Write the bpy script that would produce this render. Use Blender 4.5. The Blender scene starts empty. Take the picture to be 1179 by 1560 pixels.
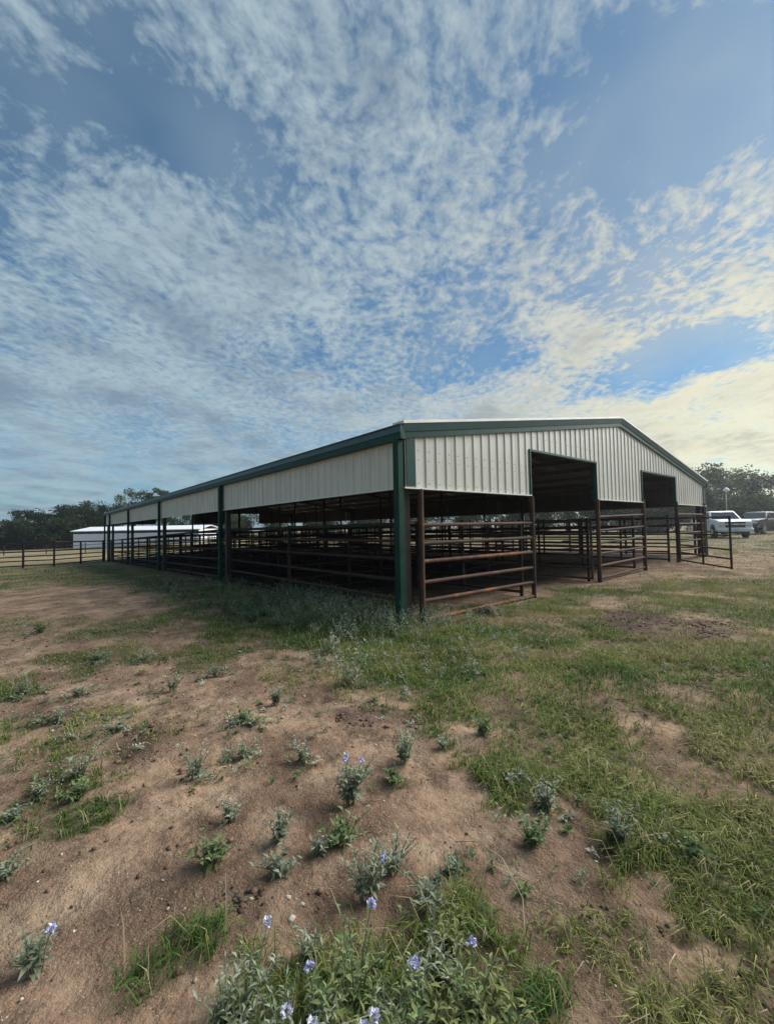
import bpy, bmesh, math, random
import numpy as np
from mathutils import Vector, Matrix, Quaternion

# ------------------------------------------------------------------ camera, world, sun, exposure
scene = bpy.context.scene
COL = scene.collection
rad = math.radians
F_PX, YAW, PITCH, ROLL = 642.61, rad(39.9106), rad(2.0432), rad(-1.0959)
CAM = Vector((-4.1105, -4.5078, 1.4266))
cam = bpy.data.cameras.new('camera'); cam_o = bpy.data.objects.new('camera', cam); COL.objects.link(cam_o)
cam.sensor_fit = 'HORIZONTAL'; cam.sensor_width = 36.0; cam.lens = 36.0 * F_PX / 1179.0
cam.clip_start = 0.05; cam.clip_end = 3000
_F = Vector((math.sin(YAW)*math.cos(PITCH), math.cos(YAW)*math.cos(PITCH), math.sin(PITCH)))
_R = Vector((math.cos(YAW), -math.sin(YAW), 0)); _U = _R.cross(_F)
_c, _s = math.cos(ROLL), math.sin(ROLL)
_R2 = _R*_c + _U*_s; _U2 = _U*_c - _R*_s
_m = Matrix.Identity(4)
for _i in range(3):
    _m[_i][0] = _R2[_i]; _m[_i][1] = _U2[_i]; _m[_i][2] = -_F[_i]; _m[_i][3] = CAM[_i]
cam_o.matrix_world = _m
scene.camera = cam_o
scene.view_settings.view_transform = 'Standard'; scene.view_settings.look = 'None'
scene.view_settings.gamma = 1.0; scene.view_settings.exposure = 1.32
scene.render.engine = 'CYCLES'
scene.cycles.max_bounces = 6; scene.cycles.diffuse_bounces = 3; scene.cycles.transparent_max_bounces = 8
scene.cycles.use_denoising = True

SUN_AZ, SUN_EL = rad(108), rad(36)          # azimuth from +Y towards +X
SUN = Vector((math.sin(SUN_AZ)*math.cos(SUN_EL), math.cos(SUN_AZ)*math.cos(SUN_EL), math.sin(SUN_EL)))
sun = bpy.data.lights.new('sun', 'SUN'); sun.energy = 2.4; sun.angle = rad(50); sun.color = (1.0, .965, .90)
sun_o = bpy.data.objects.new('sun', sun); COL.objects.link(sun_o)
sun_o.rotation_euler = SUN.to_track_quat('Z', 'Y').to_euler()

class NT:
    """small node-tree helper"""
    def __init__(s, tree): s.t = tree; s.n = tree.nodes; s.l = tree.links
    def node(s, kind, **kw):
        n = s.n.new(kind)
        for k, v in kw.items(): setattr(n, k, v)
        return n
    def put(s, sock, v):
        if v is None: return
        if isinstance(v, bpy.types.NodeSocket): s.l.new(v, sock)
        elif isinstance(v, (tuple, list)) and len(v) == 3 and sock.type == 'RGBA': sock.default_value = (*v, 1)
        else: sock.default_value = v
    def math(s, op, a, b=None, c=None, clamp=False):
        n = s.node('ShaderNodeMath', operation=op, use_clamp=clamp)
        for i, v in enumerate((a, b, c)): s.put(n.inputs[i], v)
        return n.outputs[0]
    def vmath(s, op, a, b=None):
        n = s.node('ShaderNodeVectorMath', operation=op)
        s.put(n.inputs[0], a); s.put(n.inputs[1], b)
        return n.outputs['Value' if op in ('DOT_PRODUCT', 'LENGTH') else 'Vector']
    def noise(s, vec, scale, detail=3, rough=.5, dist=0, col=False):
        n = s.node('ShaderNodeTexNoise'); s.put(n.inputs['Vector'], vec)
        n.inputs['Scale'].default_value = scale; n.inputs['Detail'].default_value = detail
        n.inputs['Roughness'].default_value = rough; n.inputs['Distortion'].default_value = dist
        return n.outputs['Color' if col else 'Fac']
    def smooth(s, x, a, b, lo=0., hi=1.):
        n = s.node('ShaderNodeMapRange', interpolation_type='SMOOTHSTEP')
        s.put(n.inputs['Value'], x); n.inputs['From Min'].default_value = a; n.inputs['From Max'].default_value = b
        n.inputs['To Min'].default_value = lo; n.inputs['To Max'].default_value = hi
        return n.outputs[0]
    def mix(s, f, a, b, mode='MIX'):
        n = s.node('ShaderNodeMix', data_type='RGBA', blend_type=mode, clamp_factor=True)
        s.put(n.inputs[0], f); s.put(n.inputs[6], a); s.put(n.inputs[7], b)
        return n.outputs[2]

world = bpy.data.worlds.new('World'); scene.world = world; world.use_nodes = True
w = NT(world.node_tree); w.n.clear()
SKYSEED = (3.7, 11.3)
sky = w.node('ShaderNodeTexSky', sky_type='NISHITA', sun_disc=False, sun_elevation=SUN_EL, sun_rotation=SUN_AZ,
             altitude=150, air_density=1.0, dust_density=.25, ozone_density=2.0)
gen = w.node('ShaderNodeTexCoord').outputs['Generated']
sep = w.node('ShaderNodeSeparateXYZ'); w.l.new(gen, sep.inputs[0])
zc = w.math('MAXIMUM', sep.outputs[2], 0.0)
inv = w.math('DIVIDE', 1.0, w.math('ADD', zc, 0.13))
px_ = w.math('MULTIPLY', sep.outputs[0], inv); py_ = w.math('MULTIPLY', sep.outputs[1], inv)
cmb = w.node('ShaderNodeCombineXYZ'); w.l.new(px_, cmb.inputs[0]); w.l.new(py_, cmb.inputs[1])
rot = w.node('ShaderNodeMapping'); w.l.new(cmb.outputs[0], rot.inputs[0])
rot.inputs['Rotation'].default_value = (0, 0, rad(-43)); rot.inputs['Location'].default_value = (SKYSEED[0], SKYSEED[1], 0)
P = rot.outputs[0]                                             # flat cloud-deck coordinates, streets along local X
str_ = w.node('ShaderNodeMapping'); w.l.new(P, str_.inputs[0]); str_.inputs['Scale'].default_value = (.88, 1.0, 1)
Q = str_.outputs[0]
warp = w.vmath('ADD', Q, w.vmath('MULTIPLY', w.vmath('SUBTRACT', w.noise(Q, 2.0, 3, col=True), (.5, .5, .5)), (.20, .20, 0)))
BANKS = [(0.14, 0.91, 0.15, -1.1), (0.30, 0.92, 0.17, -0.9), (-0.00, 0.90, 0.09, 0.5), (0.12, 1.27, 0.21, 0.55), (0.36, 1.41, 0.38, 0.8), (0.71, 1.19, 0.31, 0.8), (0.14, 2.19, 0.60, 0.6), (0.95, 2.01, 0.65, 0.5), (0.51, 0.65, 0.18, 0.35), (0.62, 0.41, 0.11, 0.15), (0.86, 0.62, 0.18, 0.4), (0.95, 0.32, 0.19, -0.7), (1.00, 0.17, 0.18, -0.7), (1.21, 0.56, 0.15, 0.1), (1.56, 0.47, 0.21, -0.7), (1.48, 1.23, 0.28, -0.9), (1.65, 1.00, 0.20, -0.7), (2.16, 0.63, 0.26, -1.3), (2.12, 0.43, 0.23, -0.9), (1.68, 0.73, 0.21, 0.6), (2.67, 0.50, 0.41, 0.35), (1.92, 1.26, 0.39, 0.5), (1.25, 0.23, 0.14, 0.15), (1.50, 0.36, 0.14, 0.1)]      # cloud banks (+) and clear gaps (-) in the deck: x, y, radius, amount
flat_d = w.vmath('ADD', cmb.outputs[0], w.vmath('MULTIPLY', w.vmath('SUBTRACT', w.noise(P, 3.0, 4, col=True), (.5, .5, .5)), (.35, .35, 0)))
banks = 0.0
for bx_, by_, br_, ba_ in BANKS:
    dn = w.node('ShaderNodeVectorMath', operation='DISTANCE'); w.put(dn.inputs[0], flat_d); dn.inputs[1].default_value = (bx_, by_, 0)
    banks = w.math('ADD', banks, w.smooth(dn.outputs['Value'], br_*1.7, 0, 0, ba_*.62))
cover = w.noise(warp, 1.6, 5, .58)                             # big fields of cloud
cells = w.noise(warp, 27.0, 4, .6, .1)                         # altocumulus flecks
mid = w.noise(warp, 8.0, 4, .6, .2)
low = w.smooth(zc, .45, .04)                                   # seen flat on, the deck closes up towards the horizon
c0 = w.math('ADD', w.math('ADD', w.math('MULTIPLY', w.math('SUBTRACT', cover, .48), 2.2), banks), w.math('MULTIPLY', low, .55))
c1 = w.math('MULTIPLY', w.math('SUBTRACT', cells, .5), w.smooth(zc, .04, .40, .9, 2.3))
c2 = w.math('MULTIPLY', w.math('SUBTRACT', mid, .5), 1.7)
thick = w.math('ADD', c0, w.math('ADD', c1, c2))
mask = w.smooth(thick, -.85, 1.0, 0, .94)
veil = w.smooth(w.noise(warp, .9, 4, .6), .32, .74, .04, .38)  # thin high cloud
vd = w.node('ShaderNodeVectorMath', operation='DISTANCE'); w.put(vd.inputs[0], flat_d); vd.inputs[1].default_value = (1.05, .22, 0)
veil = w.math('ADD', veil, w.smooth(vd.outputs['Value'], .75, .1, 0, .16))
mask = w.math('MAXIMUM', mask, veil)
dens = w.smooth(w.math('ADD', c0, w.math('ADD', w.math('MULTIPLY', c2, .5), w.math('ADD', w.math('MULTIPLY', c1, -.35), w.math('MULTIPLY', w.math('SUBTRACT', w.noise(warp, 2.6, 3, .55), .5), 2.6)))), .15, 1.35)
sdot = w.math('MAXIMUM', w.vmath('DOT_PRODUCT', gen, (math.sin(rad(80))*math.cos(rad(9)), math.cos(rad(80))*math.cos(rad(9)), math.sin(rad(9)))), 0.0)
glow = w.math('POWER', sdot, 16.0); glow2 = w.math('POWER', sdot, 4.5)
bright = w.mix(glow2, (.168, .216, .240), (.29, .285, .245))
shade = w.mix(glow2, (.092, .127, .162), (.14, .155, .162))
cloud = w.mix(dens, bright, shade)
cloud = w.mix(w.math('MULTIPLY', glow, w.smooth(thick, .9, .1, .25, .8)), cloud, (.54, .44, .19), 'MIX')
skyb = w.mix(1.0, sky.outputs[0], (.0100, .0295, .0385), 'MULTIPLY')
final = w.mix(mask, skyb, cloud)
bg = w.node('ShaderNodeBackground'); w.l.new(final, bg.inputs['Color']); bg.inputs['Strength'].default_value = 1.0
w.l.new(bg.outputs[0], w.node('ShaderNodeOutputWorld').inputs['Surface'])

# ------------------------------------------------------------------ helpers
def tag(o, label=None, cat=None, group=None, kind=None):
    if label: o['label'] = label
    if cat: o['category'] = cat
    if group: o['group'] = group
    if kind: o['kind'] = kind
    return o
def empty(name, loc, rz=0):
    o = bpy.data.objects.new(name, None); COL.objects.link(o); o.location = loc; o.rotation_euler = (0, 0, rz)
    o.empty_display_size = .2
    return o
def link(name, me, mat=None, parent=None, loc=None, rot=None, scale=None):
    o = bpy.data.objects.new(name, me); COL.objects.link(o)
    if mat is not None and not me.materials: me.materials.append(mat)
    if parent is not None: o.parent = parent
    if loc is not None: o.location = loc
    if rot is not None: o.rotation_euler = rot
    if scale is not None: o.scale = scale
    return o
def mesh(name, V, Fc, smooth=False, mat=None, cols=None):
    me = bpy.data.meshes.new(name); me.from_pydata([tuple(v) for v in V], [], Fc)
    if smooth: me.polygons.foreach_set('use_smooth', [True]*len(me.polygons))
    if mat: me.materials.append(mat)
    if cols is not None:
        a = me.color_attributes.new('tint', 'FLOAT_COLOR', 'POINT')
        c4 = np.ones((len(V), 4), np.float32); c4[:, :3] = cols; a.data.foreach_set('color', c4.ravel())
    me.update(); return me
def np_mesh(name, V, Fc, mat=None, cols=None, smooth=False):
    """V (n,3), Fc (m,k) all of one size k"""
    V = np.asarray(V, np.float32); Fc = np.asarray(Fc, np.int32); m, k = Fc.shape
    me = bpy.data.meshes.new(name)
    me.vertices.add(len(V)); me.vertices.foreach_set('co', V.ravel())
    me.loops.add(m*k); me.loops.foreach_set('vertex_index', Fc.ravel())
    me.polygons.add(m); me.polygons.foreach_set('loop_start', np.arange(0, m*k, k, dtype=np.int32))
    me.polygons.foreach_set('loop_total', np.full(m, k, np.int32))
    if smooth: me.polygons.foreach_set('use_smooth', np.ones(m, bool))
    if mat: me.materials.append(mat)
    me.update(calc_edges=True)
    if cols is not None:
        a = me.color_attributes.new('tint', 'FLOAT_COLOR', 'POINT')
        c4 = np.ones((len(V), 4), np.float32); c4[:, :3] = cols; a.data.foreach_set('color', c4.ravel())
    return me
class MB:
    def __init__(s): s.v = []; s.f = []
    def box(s, a, b):
        n = len(s.v); (x0, y0, z0), (x1, y1, z1) = a, b
        s.v += [(x0,y0,z0),(x1,y0,z0),(x1,y1,z0),(x0,y1,z0),(x0,y0,z1),(x1,y0,z1),(x1,y1,z1),(x0,y1,z1)]
        s.f += [tuple(n+i for i in q) for q in ((0,3,2,1),(4,5,6,7),(0,1,5,4),(1,2,6,5),(2,3,7,6),(3,0,4,7))]
        return s
    def prism(s, prof, p0, p1):
        """profile of 3-D offsets swept from p0 to p1 (closed, capped)"""
        n = len(s.v); k = len(prof)
        s.v += [tuple(Vector(p0)+Vector(q)) for q in prof] + [tuple(Vector(p1)+Vector(q)) for q in prof]
        s.f += [(n+i, n+(i+1) % k, n+k+(i+1) % k, n+k+i) for i in range(k)] + [tuple(n+i for i in reversed(range(k))), tuple(n+k+i for i in range(k))]
        return s
    def tube(s, pts, radii, seg=8):
        n = len(s.v); pts = [Vector(p) for p in pts]
        for i, p in enumerate(pts):
            d = (pts[min(i+1, len(pts)-1)]-pts[max(i-1, 0)]).normalized()
            a = d.orthogonal().normalized() if abs(d.z) < .99 else Vector((1, 0, 0))
            a = (a - d*a.dot(d)).normalized(); b = d.cross(a)
            for j in range(seg):
                t = 2*math.pi*j/seg; s.v.append(tuple(p+(a*math.cos(t)+b*math.sin(t))*radii[i]))
        for i in range(len(pts)-1):
            for j in range(seg):
                s.f.append((n+i*seg+j, n+i*seg+(j+1) % seg, n+(i+1)*seg+(j+1) % seg, n+(i+1)*seg+j))
        s.f.append(tuple(n+j for j in reversed(range(seg)))); m = n+(len(pts)-1)*seg
        s.f.append(tuple(m+j for j in range(seg)))
        return s
    def build(s, name, mat, parent=None, smooth=False, **kw):
        return link(name, mesh(name, s.v, s.f, smooth), mat, parent, **kw)

def ss(a, b, x):
    t = np.clip((x-a)/(b-a), 0, 1); return t*t*(3-2*t)
def vnoise(x, y, seed=0):
    xi = np.floor(x).astype(np.int64); yi = np.floor(y).astype(np.int64); fx = x-xi; fy = y-yi
    fx = fx*fx*(3-2*fx); fy = fy*fy*(3-2*fy)
    def h(a, b):
        n = (a*374761393 + b*668265263 + seed*1442695041) & 0xffffffff
        n = ((n ^ (n >> 13))*1274126177) & 0xffffffff
        return ((n ^ (n >> 16)) & 0xffff)/65535.0
    return (h(xi, yi)*(1-fx)+h(xi+1, yi)*fx)*(1-fy)+(h(xi, yi+1)*(1-fx)+h(xi+1, yi+1)*fx)*fy
def fbm(x, y, seed=0, octv=4):
    v = 0; a = .5; t = 0
    for i in range(octv):
        v = v+a*vnoise(x*2**i, y*2**i, seed+i); t += a; a *= .5
    return v/t
def gz(x, y):
    """ground height"""
    x = np.asarray(x, float); y = np.asarray(y, float)
    wgt = np.clip((14-x)/12, 0.25, 1)
    z = -.025*np.clip(y-6.5, 0, 40)*wgt
    z = z-.012*np.clip(-x-2, 0, 25)*ss(6, 20, y)
    return z+.10*ss(4, 12, x)*ss(14, 4, y)+.10*ss(16, 27, x)*ss(30, 10, y)
def gzf(x, y): return float(gz(x, y))

# ------------------------------------------------------------------ materials
def material(name):
    m = bpy.data.materials.new(name); m.use_nodes = True; t = NT(m.node_tree)
    return m, t, t.n['Principled BSDF']
def bump(t, b, h, strength=.3, dist=.01):
    n = t.node('ShaderNodeBump'); n.inputs['Strength'].default_value = strength; n.inputs['Distance'].default_value = dist
    t.put(n.inputs['Height'], h); t.l.new(n.outputs[0], b.inputs['Normal'])
def m_noisy(name, c1, c2, scale, rough=.6, metal=0., lo=.35, hi=.65, bmp=0, bscale=40, spec=.5):
    m, t, b = material(name); co = t.node('ShaderNodeTexCoord').outputs['Object']
    if scale:
        t.put(b.inputs['Base Color'], t.mix(t.smooth(t.noise(co, scale, 5, .6), lo, hi), c1, c2))
    else: t.put(b.inputs['Base Color'], c1)
    b.inputs['Roughness'].default_value = rough; b.inputs['Metallic'].default_value = metal
    b.inputs['Specular IOR Level'].default_value = spec
    if bmp: bump(t, b, t.noise(co, bscale, 4, .6), bmp)
    return m
def m_siding():
    m, t, b = material('ivory_siding'); geo = t.node('ShaderNodeNewGeometry'); p = geo.outputs['Position']
    mp = t.node('ShaderNodeMapping'); t.l.new(p, mp.inputs[0]); mp.inputs['Scale'].default_value = (3, 3, .35)
    streak = t.smooth(t.noise(mp.outputs[0], 3.0, 5, .65), .42, .75)
    blot = t.smooth(t.noise(p, 1.1, 4, .6), .35, .7)
    c = t.mix(blot, (.62, .60, .505), (.55, .535, .46)); c = t.mix(t.math('MULTIPLY', streak, .62), c, (.46, .43, .35))
    oi = t.node('ShaderNodeObjectInfo').outputs['Random']
    c = t.mix(t.math('MULTIPLY', oi, .10), c, (.45, .45, .40))
    c = t.mix(geo.outputs['Backfacing'], c, (.055, .048, .042))            # dark inner face: primer with the barn's shade put into the colour
    t.put(b.inputs['Base Color'], c); b.inputs['Roughness'].default_value = .42; b.inputs['Specular IOR Level'].default_value = .35
    return m
def m_tint(name, rough=.7, trans=0., nscale=0, spec=.3):
    m, t, b = material(name); a = t.node('ShaderNodeAttribute', attribute_name='tint').outputs['Color']
    t.put(b.inputs['Base Color'], a); b.inputs['Roughness'].default_value = rough; b.inputs['Specular IOR Level'].default_value = spec
    if trans:
        tr = t.node('ShaderNodeBsdfTranslucent'); t.put(tr.inputs['Color'], a)
        mx = t.node('ShaderNodeMixShader'); mx.inputs[0].default_value = trans
        out = t.n['Material Output']; t.l.new(b.outputs[0], mx.inputs[1]); t.l.new(tr.outputs[0], mx.inputs[2]); t.l.new(mx.outputs[0], out.inputs[0])
    return m
def m_pipe(name, dark, rust):
    m, t, b = material(name); p = t.node('ShaderNodeNewGeometry').outputs['Position']
    r = t.node('ShaderNodeObjectInfo').outputs['Random']
    n = t.math('ADD', t.noise(p, 1.7, 5, .65), t.math('MULTIPLY', t.math('SUBTRACT', r, .5), .22))
    c = t.mix(t.smooth(n, .40, .64), dark, rust)
    c = t.mix(t.smooth(t.noise(p, 23, 4, .6), .5, .72), c, (.052, .036, .03))
    c = t.mix(t.smooth(t.noise(p, 4, 3, .5), .62, .78, 0, .5), c, (.13, .11, .10))
    t.put(b.inputs['Base Color'], c); b.inputs['Roughness'].default_value = .75; b.inputs['Specular IOR Level'].default_value = .2
    bump(t, b, t.noise(p, 60, 3, .6), .25, .004)
    return m
def m_ground():
    m, t, b = material('sandy_soil'); p = t.node('ShaderNodeTexCoord').outputs['Object']
    A = lambda k: t.node('ShaderNodeAttribute', attribute_name=k).outputs['Fac']
    c = t.mix(t.smooth(t.noise(p, .9, 5, .6), .36, .64), (.365, .240, .158), (.215, .134, .090))
    c = t.mix(t.smooth(t.noise(p, 2.6, 5, .65, .5), .46, .70, 0, .9), c, (.41, .295, .20))
    c = t.mix(t.smooth(t.noise(p, 4.5, 6, .75), .47, .64, 0, .85), c, (.130, .082, .058))
    c = t.mix(t.smooth(t.noise(p, 34, 4, .7), .53, .70, 0, .7), c, (.135, .086, .060))
    c = t.mix(t.smooth(t.noise(p, 120, 2, .6), .42, .72, 0, .42), c, (.40, .30, .20))
    vo = t.node('ShaderNodeTexVoronoi'); t.put(vo.inputs['Vector'], p); vo.inputs['Scale'].default_value = 75
    hit = t.math('MULTIPLY', t.smooth(vo.outputs['Distance'], .26, .16), t.smooth(t.noise(p, 37, 0), .60, .66))
    c = t.mix(t.math('MULTIPLY', hit, .7), c, (.55, .48, .38))
    far = t.mix(t.smooth(t.noise(p, .12, 5, .6), .38, .62), (.34, .26, .17), (.22, .19, .10))
    c = t.mix(A('far'), c, far)
    c = t.mix(A('pit'), c, t.mix(.5, c, (.14, .095, .068)))                 # darker soil in the hoof marks
    under = t.mix(t.smooth(t.noise(p, 9, 5, .7), .38, .62), (.062, .078, .030), (.165, .145, .075))
    c = t.mix(t.math('MULTIPLY', A('grass'), .8), c, under)
    dung = t.mix(t.smooth(t.noise(p, 16, 5, .75), .40, .62), (.062, .042, .035), (.150, .100, .075))
    c = t.mix(A('dung'), c, dung)
    pen_shade = t.mix(t.smooth(t.noise(p, 3, 5, .7), .38, .66), (.020, .015, .012), (.045, .034, .026))  # manure-dark soil, blackened further to hold the shade inside the barn
    c = t.mix(A('pen_shade'), c, pen_shade)
    t.put(b.inputs['Base Color'], c); b.inputs['Roughness'].default_value = .95; b.inputs['Specular IOR Level'].default_value = .12
    h = t.math('ADD', t.math('MULTIPLY', t.noise(p, 11, 6, .72), 1.0), t.math('MULTIPLY', t.noise(p, 70, 4, .7), .45))
    h = t.math('MULTIPLY', h, t.smooth(t.noise(p, 1.8, 4, .6), .35, .65, .35, 1.5))
    bump(t, b, h, 1.0, .045)
    return m

M = {}
M['siding'] = m_siding()
M['green'] = m_noisy('green_trim', (.004, .042, .036), (.007, .056, .046), 2.5, .5, spec=.2)
M['sky_lit_green'] = m_noisy('sky_lit_edge_trim', (.028, .072, .074), (.038, .086, .085), 2.0, .45, spec=.4)  # lighter green for the upper faces; sky light put into the colour
M['post'] = m_noisy('green_post', (.002, .030, .023), (.005, .046, .028), 2.5, .55, spec=.15)
def m_roof():
    m, t, b = material('galvanised_roof'); geo = t.node('ShaderNodeNewGeometry')
    c = t.mix(t.smooth(t.noise(geo.outputs['Position'], 1.5, 5, .6), .35, .65), (.56, .57, .55), (.46, .47, .46))
    t.put(b.inputs['Base Color'], t.mix(geo.outputs['Backfacing'], c, (.038, .037, .036))); b.inputs['Roughness'].default_value = .45  # underside near black, the shade under the roof put into its colour
    b.inputs['Metallic'].default_value = 0.0
    return m
M['roof'] = m_roof()
M['pen_shade'] = m_pipe('shaded_pen_pipe', (.022, .016, .014), (.060, .030, .020))  # darker copy of the brown pipe, interior shade put into the colour
M['steel'] = m_noisy('dark_steel', (.026, .019, .016), (.050, .030, .022), 3.0, .6, bmp=.2)  # steel toned down so the columns carry the barn's inner shade
M['purlin'] = m_noisy('purlin_steel', (.05, .047, .044), (.075, .068, .062), 3.0, .55)
M['ledge'] = m_noisy('ivory_trim', (.74, .73, .67), (.64, .63, .58), 4.0, .45)
M['pipe'] = m_pipe('brown_pipe', (.042, .030, .025), (.115, .054, .030))
M['rust'] = m_pipe('rust_orange_pipe', (.075, .040, .027), (.27, .098, .036))
M['ground'] = m_ground()
M['blade'] = m_tint('grass_blade', .75, .30, spec=.08)
M['leaf'] = m_tint('leaf', .75, .25, spec=.08)
M['lump'] = m_tint('lump', .95, 0, spec=.1)
M['bark'] = m_noisy('bark', (.055, .043, .034), (.10, .08, .062), 6, .9, bmp=.6, bscale=12)
M['stone'] = m_noisy('pale_stone', (.50, .44, .35), (.38, .31, .23), 30, .85, bmp=.5, bscale=60)
M['straw'] = m_noisy('straw', (.42, .33, .20), (.30, .23, .13), 20, .8)
M['wood'] = m_noisy('dark_wood', (.05, .035, .026), (.10, .07, .05), 12, .9, bmp=.6, bscale=30)

# ------------------------------------------------------------------ laid-out areas (world metres)
GRASS=[
 (0.95,0.075,0.45,0.35,[(-0.43,2.08),(-1.37,-0.08),(-1.88,-1.12),(-1.85,-1.84),(-1.86,-2.23),(-1.72,-2.66),(-2.04,-2.88),(-2.17,-3.17),(-2.2,-3.37),(-2.08,-3.55),(-2.08,-3.71),(-2.29,-3.8),(-2.38,-3.93),(-2.41,-4.03),(-2.28,-4.22),(-1.68,-4.65),(-0.22,-5.4),(11.34,-8.24),(22.03,-5.13),(30.34,0.14),(10.54,0.0),(6.18,-0.11),(3.15,0.08),(0.48,0.09)]),
 (0.95,0.06,0.8,0.5,[(-12.03,26.84),(-19.58,56.61),(-5.7,30.44),(-2.93,28.13),(1.25,20.62),(-0.04,8.12),(-0.01,4.26),(-1.01,2.67),(-1.77,3.88),(-1.94,6.29),(-2.05,8.97),(-3.38,11.29),(-4.8,10.94)]),
 (0.8,0.09,0.75,0.4,[(-1.2,9.98),(-0.23,7.0),(0.62,1.02),(-1.47,-0.52),(-1.69,-0.31),(-1.96,0.49),(-2.27,1.2),(-2.71,2.94),(-2.14,4.74)]),
 (0.75,0.05,0.7,0.15,[(-3.75,3.12),(-3.09,3.32),(-2.1,2.67),(-2.4,1.95),(-3.11,2.0),(-3.72,2.38)]),
 (0.7,0.05,0.7,0.15,[(-2.99,0.6),(-2.44,0.94),(-1.78,0.5),(-2.12,0.1),(-2.66,0.01),(-3.06,0.16)]),
 (0.6,0.05,0.5,0.25,[(-6.13,8.21),(-4.3,5.58),(-3.88,3.8),(-4.18,2.61),(-4.41,2.25),(-5.31,3.11)]),
 (0.5,0.05,0.5,0.2,[(-3.44,1.7),(-2.92,1.4),(-3.02,0.62),(-3.48,0.77)]),
 (0.6,0.05,0.6,0.12,[(-2.12,0.1),(-1.75,-0.41),(-2.01,-1.11),(-2.49,-1.15),(-2.54,-0.72)]),
 (0.9,0.06,0.9,0.08,[(-4.07,-1.95),(-4.04,-1.81),(-3.92,-1.75),(-3.73,-1.84),(-3.77,-1.96),(-3.96,-1.98)]),
 (0.9,0.1,0.95,0.06,[(-3.88,-2.93),(-3.83,-2.85),(-3.69,-2.83),(-3.59,-2.9),(-3.63,-2.96),(-3.77,-2.98),(-3.85,-2.99)]),
 (0.8,0.07,0.5,0.15,[(-4.49,-0.32),(-4.3,-0.16),(-4.03,-0.39),(-4.11,-0.64),(-4.27,-0.68)]),
 (0.6,0.06,0.5,0.12,[(-4.65,1.36),(-4.16,1.13),(-4.06,0.48),(-4.32,0.43)]),
 (0.6,0.06,0.6,0.12,[(-4.0,-1.27),(-3.8,-1.36),(-3.8,-1.65),(-3.97,-1.59)]),
 (0.6,0.06,0.6,0.1,[(-4.23,-1.52),(-4.13,-1.42),(-4.08,-1.62),(-4.2,-1.68)]),
 (0.62,0.09,0.7,0.09,[(-3.67,-3.06),(-3.5,-3.07),(-3.27,-3.21),(-3.1,-3.36),(-2.93,-3.42),(-2.92,-3.56),(-2.87,-3.75),(-2.92,-3.84),(-3.12,-3.94),(-3.79,-3.35)]),
 (0.8,0.1,0.6,0.06,[(-2.84,-3.31),(-2.79,-3.4),(-2.87,-3.58),(-2.95,-3.59),(-2.96,-3.45)]),
 (0.9,0.1,0.95,0.05,[(-3.0,-3.72),(-2.89,-3.77),(-2.88,-3.82),(-2.98,-3.87),(-3.06,-3.78)]),
 (0.5,0.05,0.5,0.1,[(-2.45,-3.95),(-2.32,-4.21),(-2.22,-4.38),(-2.4,-4.38),(-2.52,-4.16)]),
 (0.35,0.05,0.4,0.2,[(-2.56,-3.73),(-2.31,-3.88),(-2.46,-4.05),(-2.6,-3.98),(-2.66,-3.8)]),
]
BARE=[
 (0.95,0.3,[(2.4,-1.51),(3.11,-1.51),(3.4,-2.17),(2.44,-2.69),(1.23,-2.83),(0.96,-2.31)]),
 (0.8,0.3,[(3.15,-2.24),(3.48,-2.89),(2.36,-3.28),(1.5,-3.0),(1.79,-2.73)]),
 (0.85,0.2,[(-1.48,-2.65),(-1.15,-2.88),(-1.37,-3.13),(-1.71,-3.22),(-1.91,-3.0),(-1.75,-2.79)]),
 (0.9,0.25,[(-0.56,-3.1),(-0.42,-3.33),(-0.55,-3.61),(-0.95,-3.72),(-1.25,-3.55),(-0.98,-3.22)]),
 (0.75,0.3,[(0.69,-3.13),(1.26,-3.4),(0.97,-3.76),(0.5,-3.84),(0.04,-3.42)]),
 (0.7,0.3,[(2.05,-3.36),(2.59,-3.68),(1.57,-3.84),(1.33,-3.54)]),
 (0.7,0.3,[(4.16,-0.19),(4.99,-1.46),(4.14,-1.74),(3.11,-0.85)]),
 (0.75,0.5,[(9.44,1.67),(11.91,0.81),(18.72,-1.41),(16.88,-3.63),(10.32,-2.53),(7.17,-0.89),(5.88,-0.38)]),
 (0.8,0.2,[(-0.7,-3.72),(-0.26,-4.01),(-0.73,-4.09),(-1.09,-3.86)]),
 (0.6,0.15,[(-1.5,-3.5),(-1.17,-3.66),(-1.17,-3.88),(-1.48,-3.8),(-1.64,-3.61)]),
 (0.5,0.12,[(-1.69,-1.98),(-1.21,-2.28),(-1.38,-2.53),(-1.79,-2.36)]),
]
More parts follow.
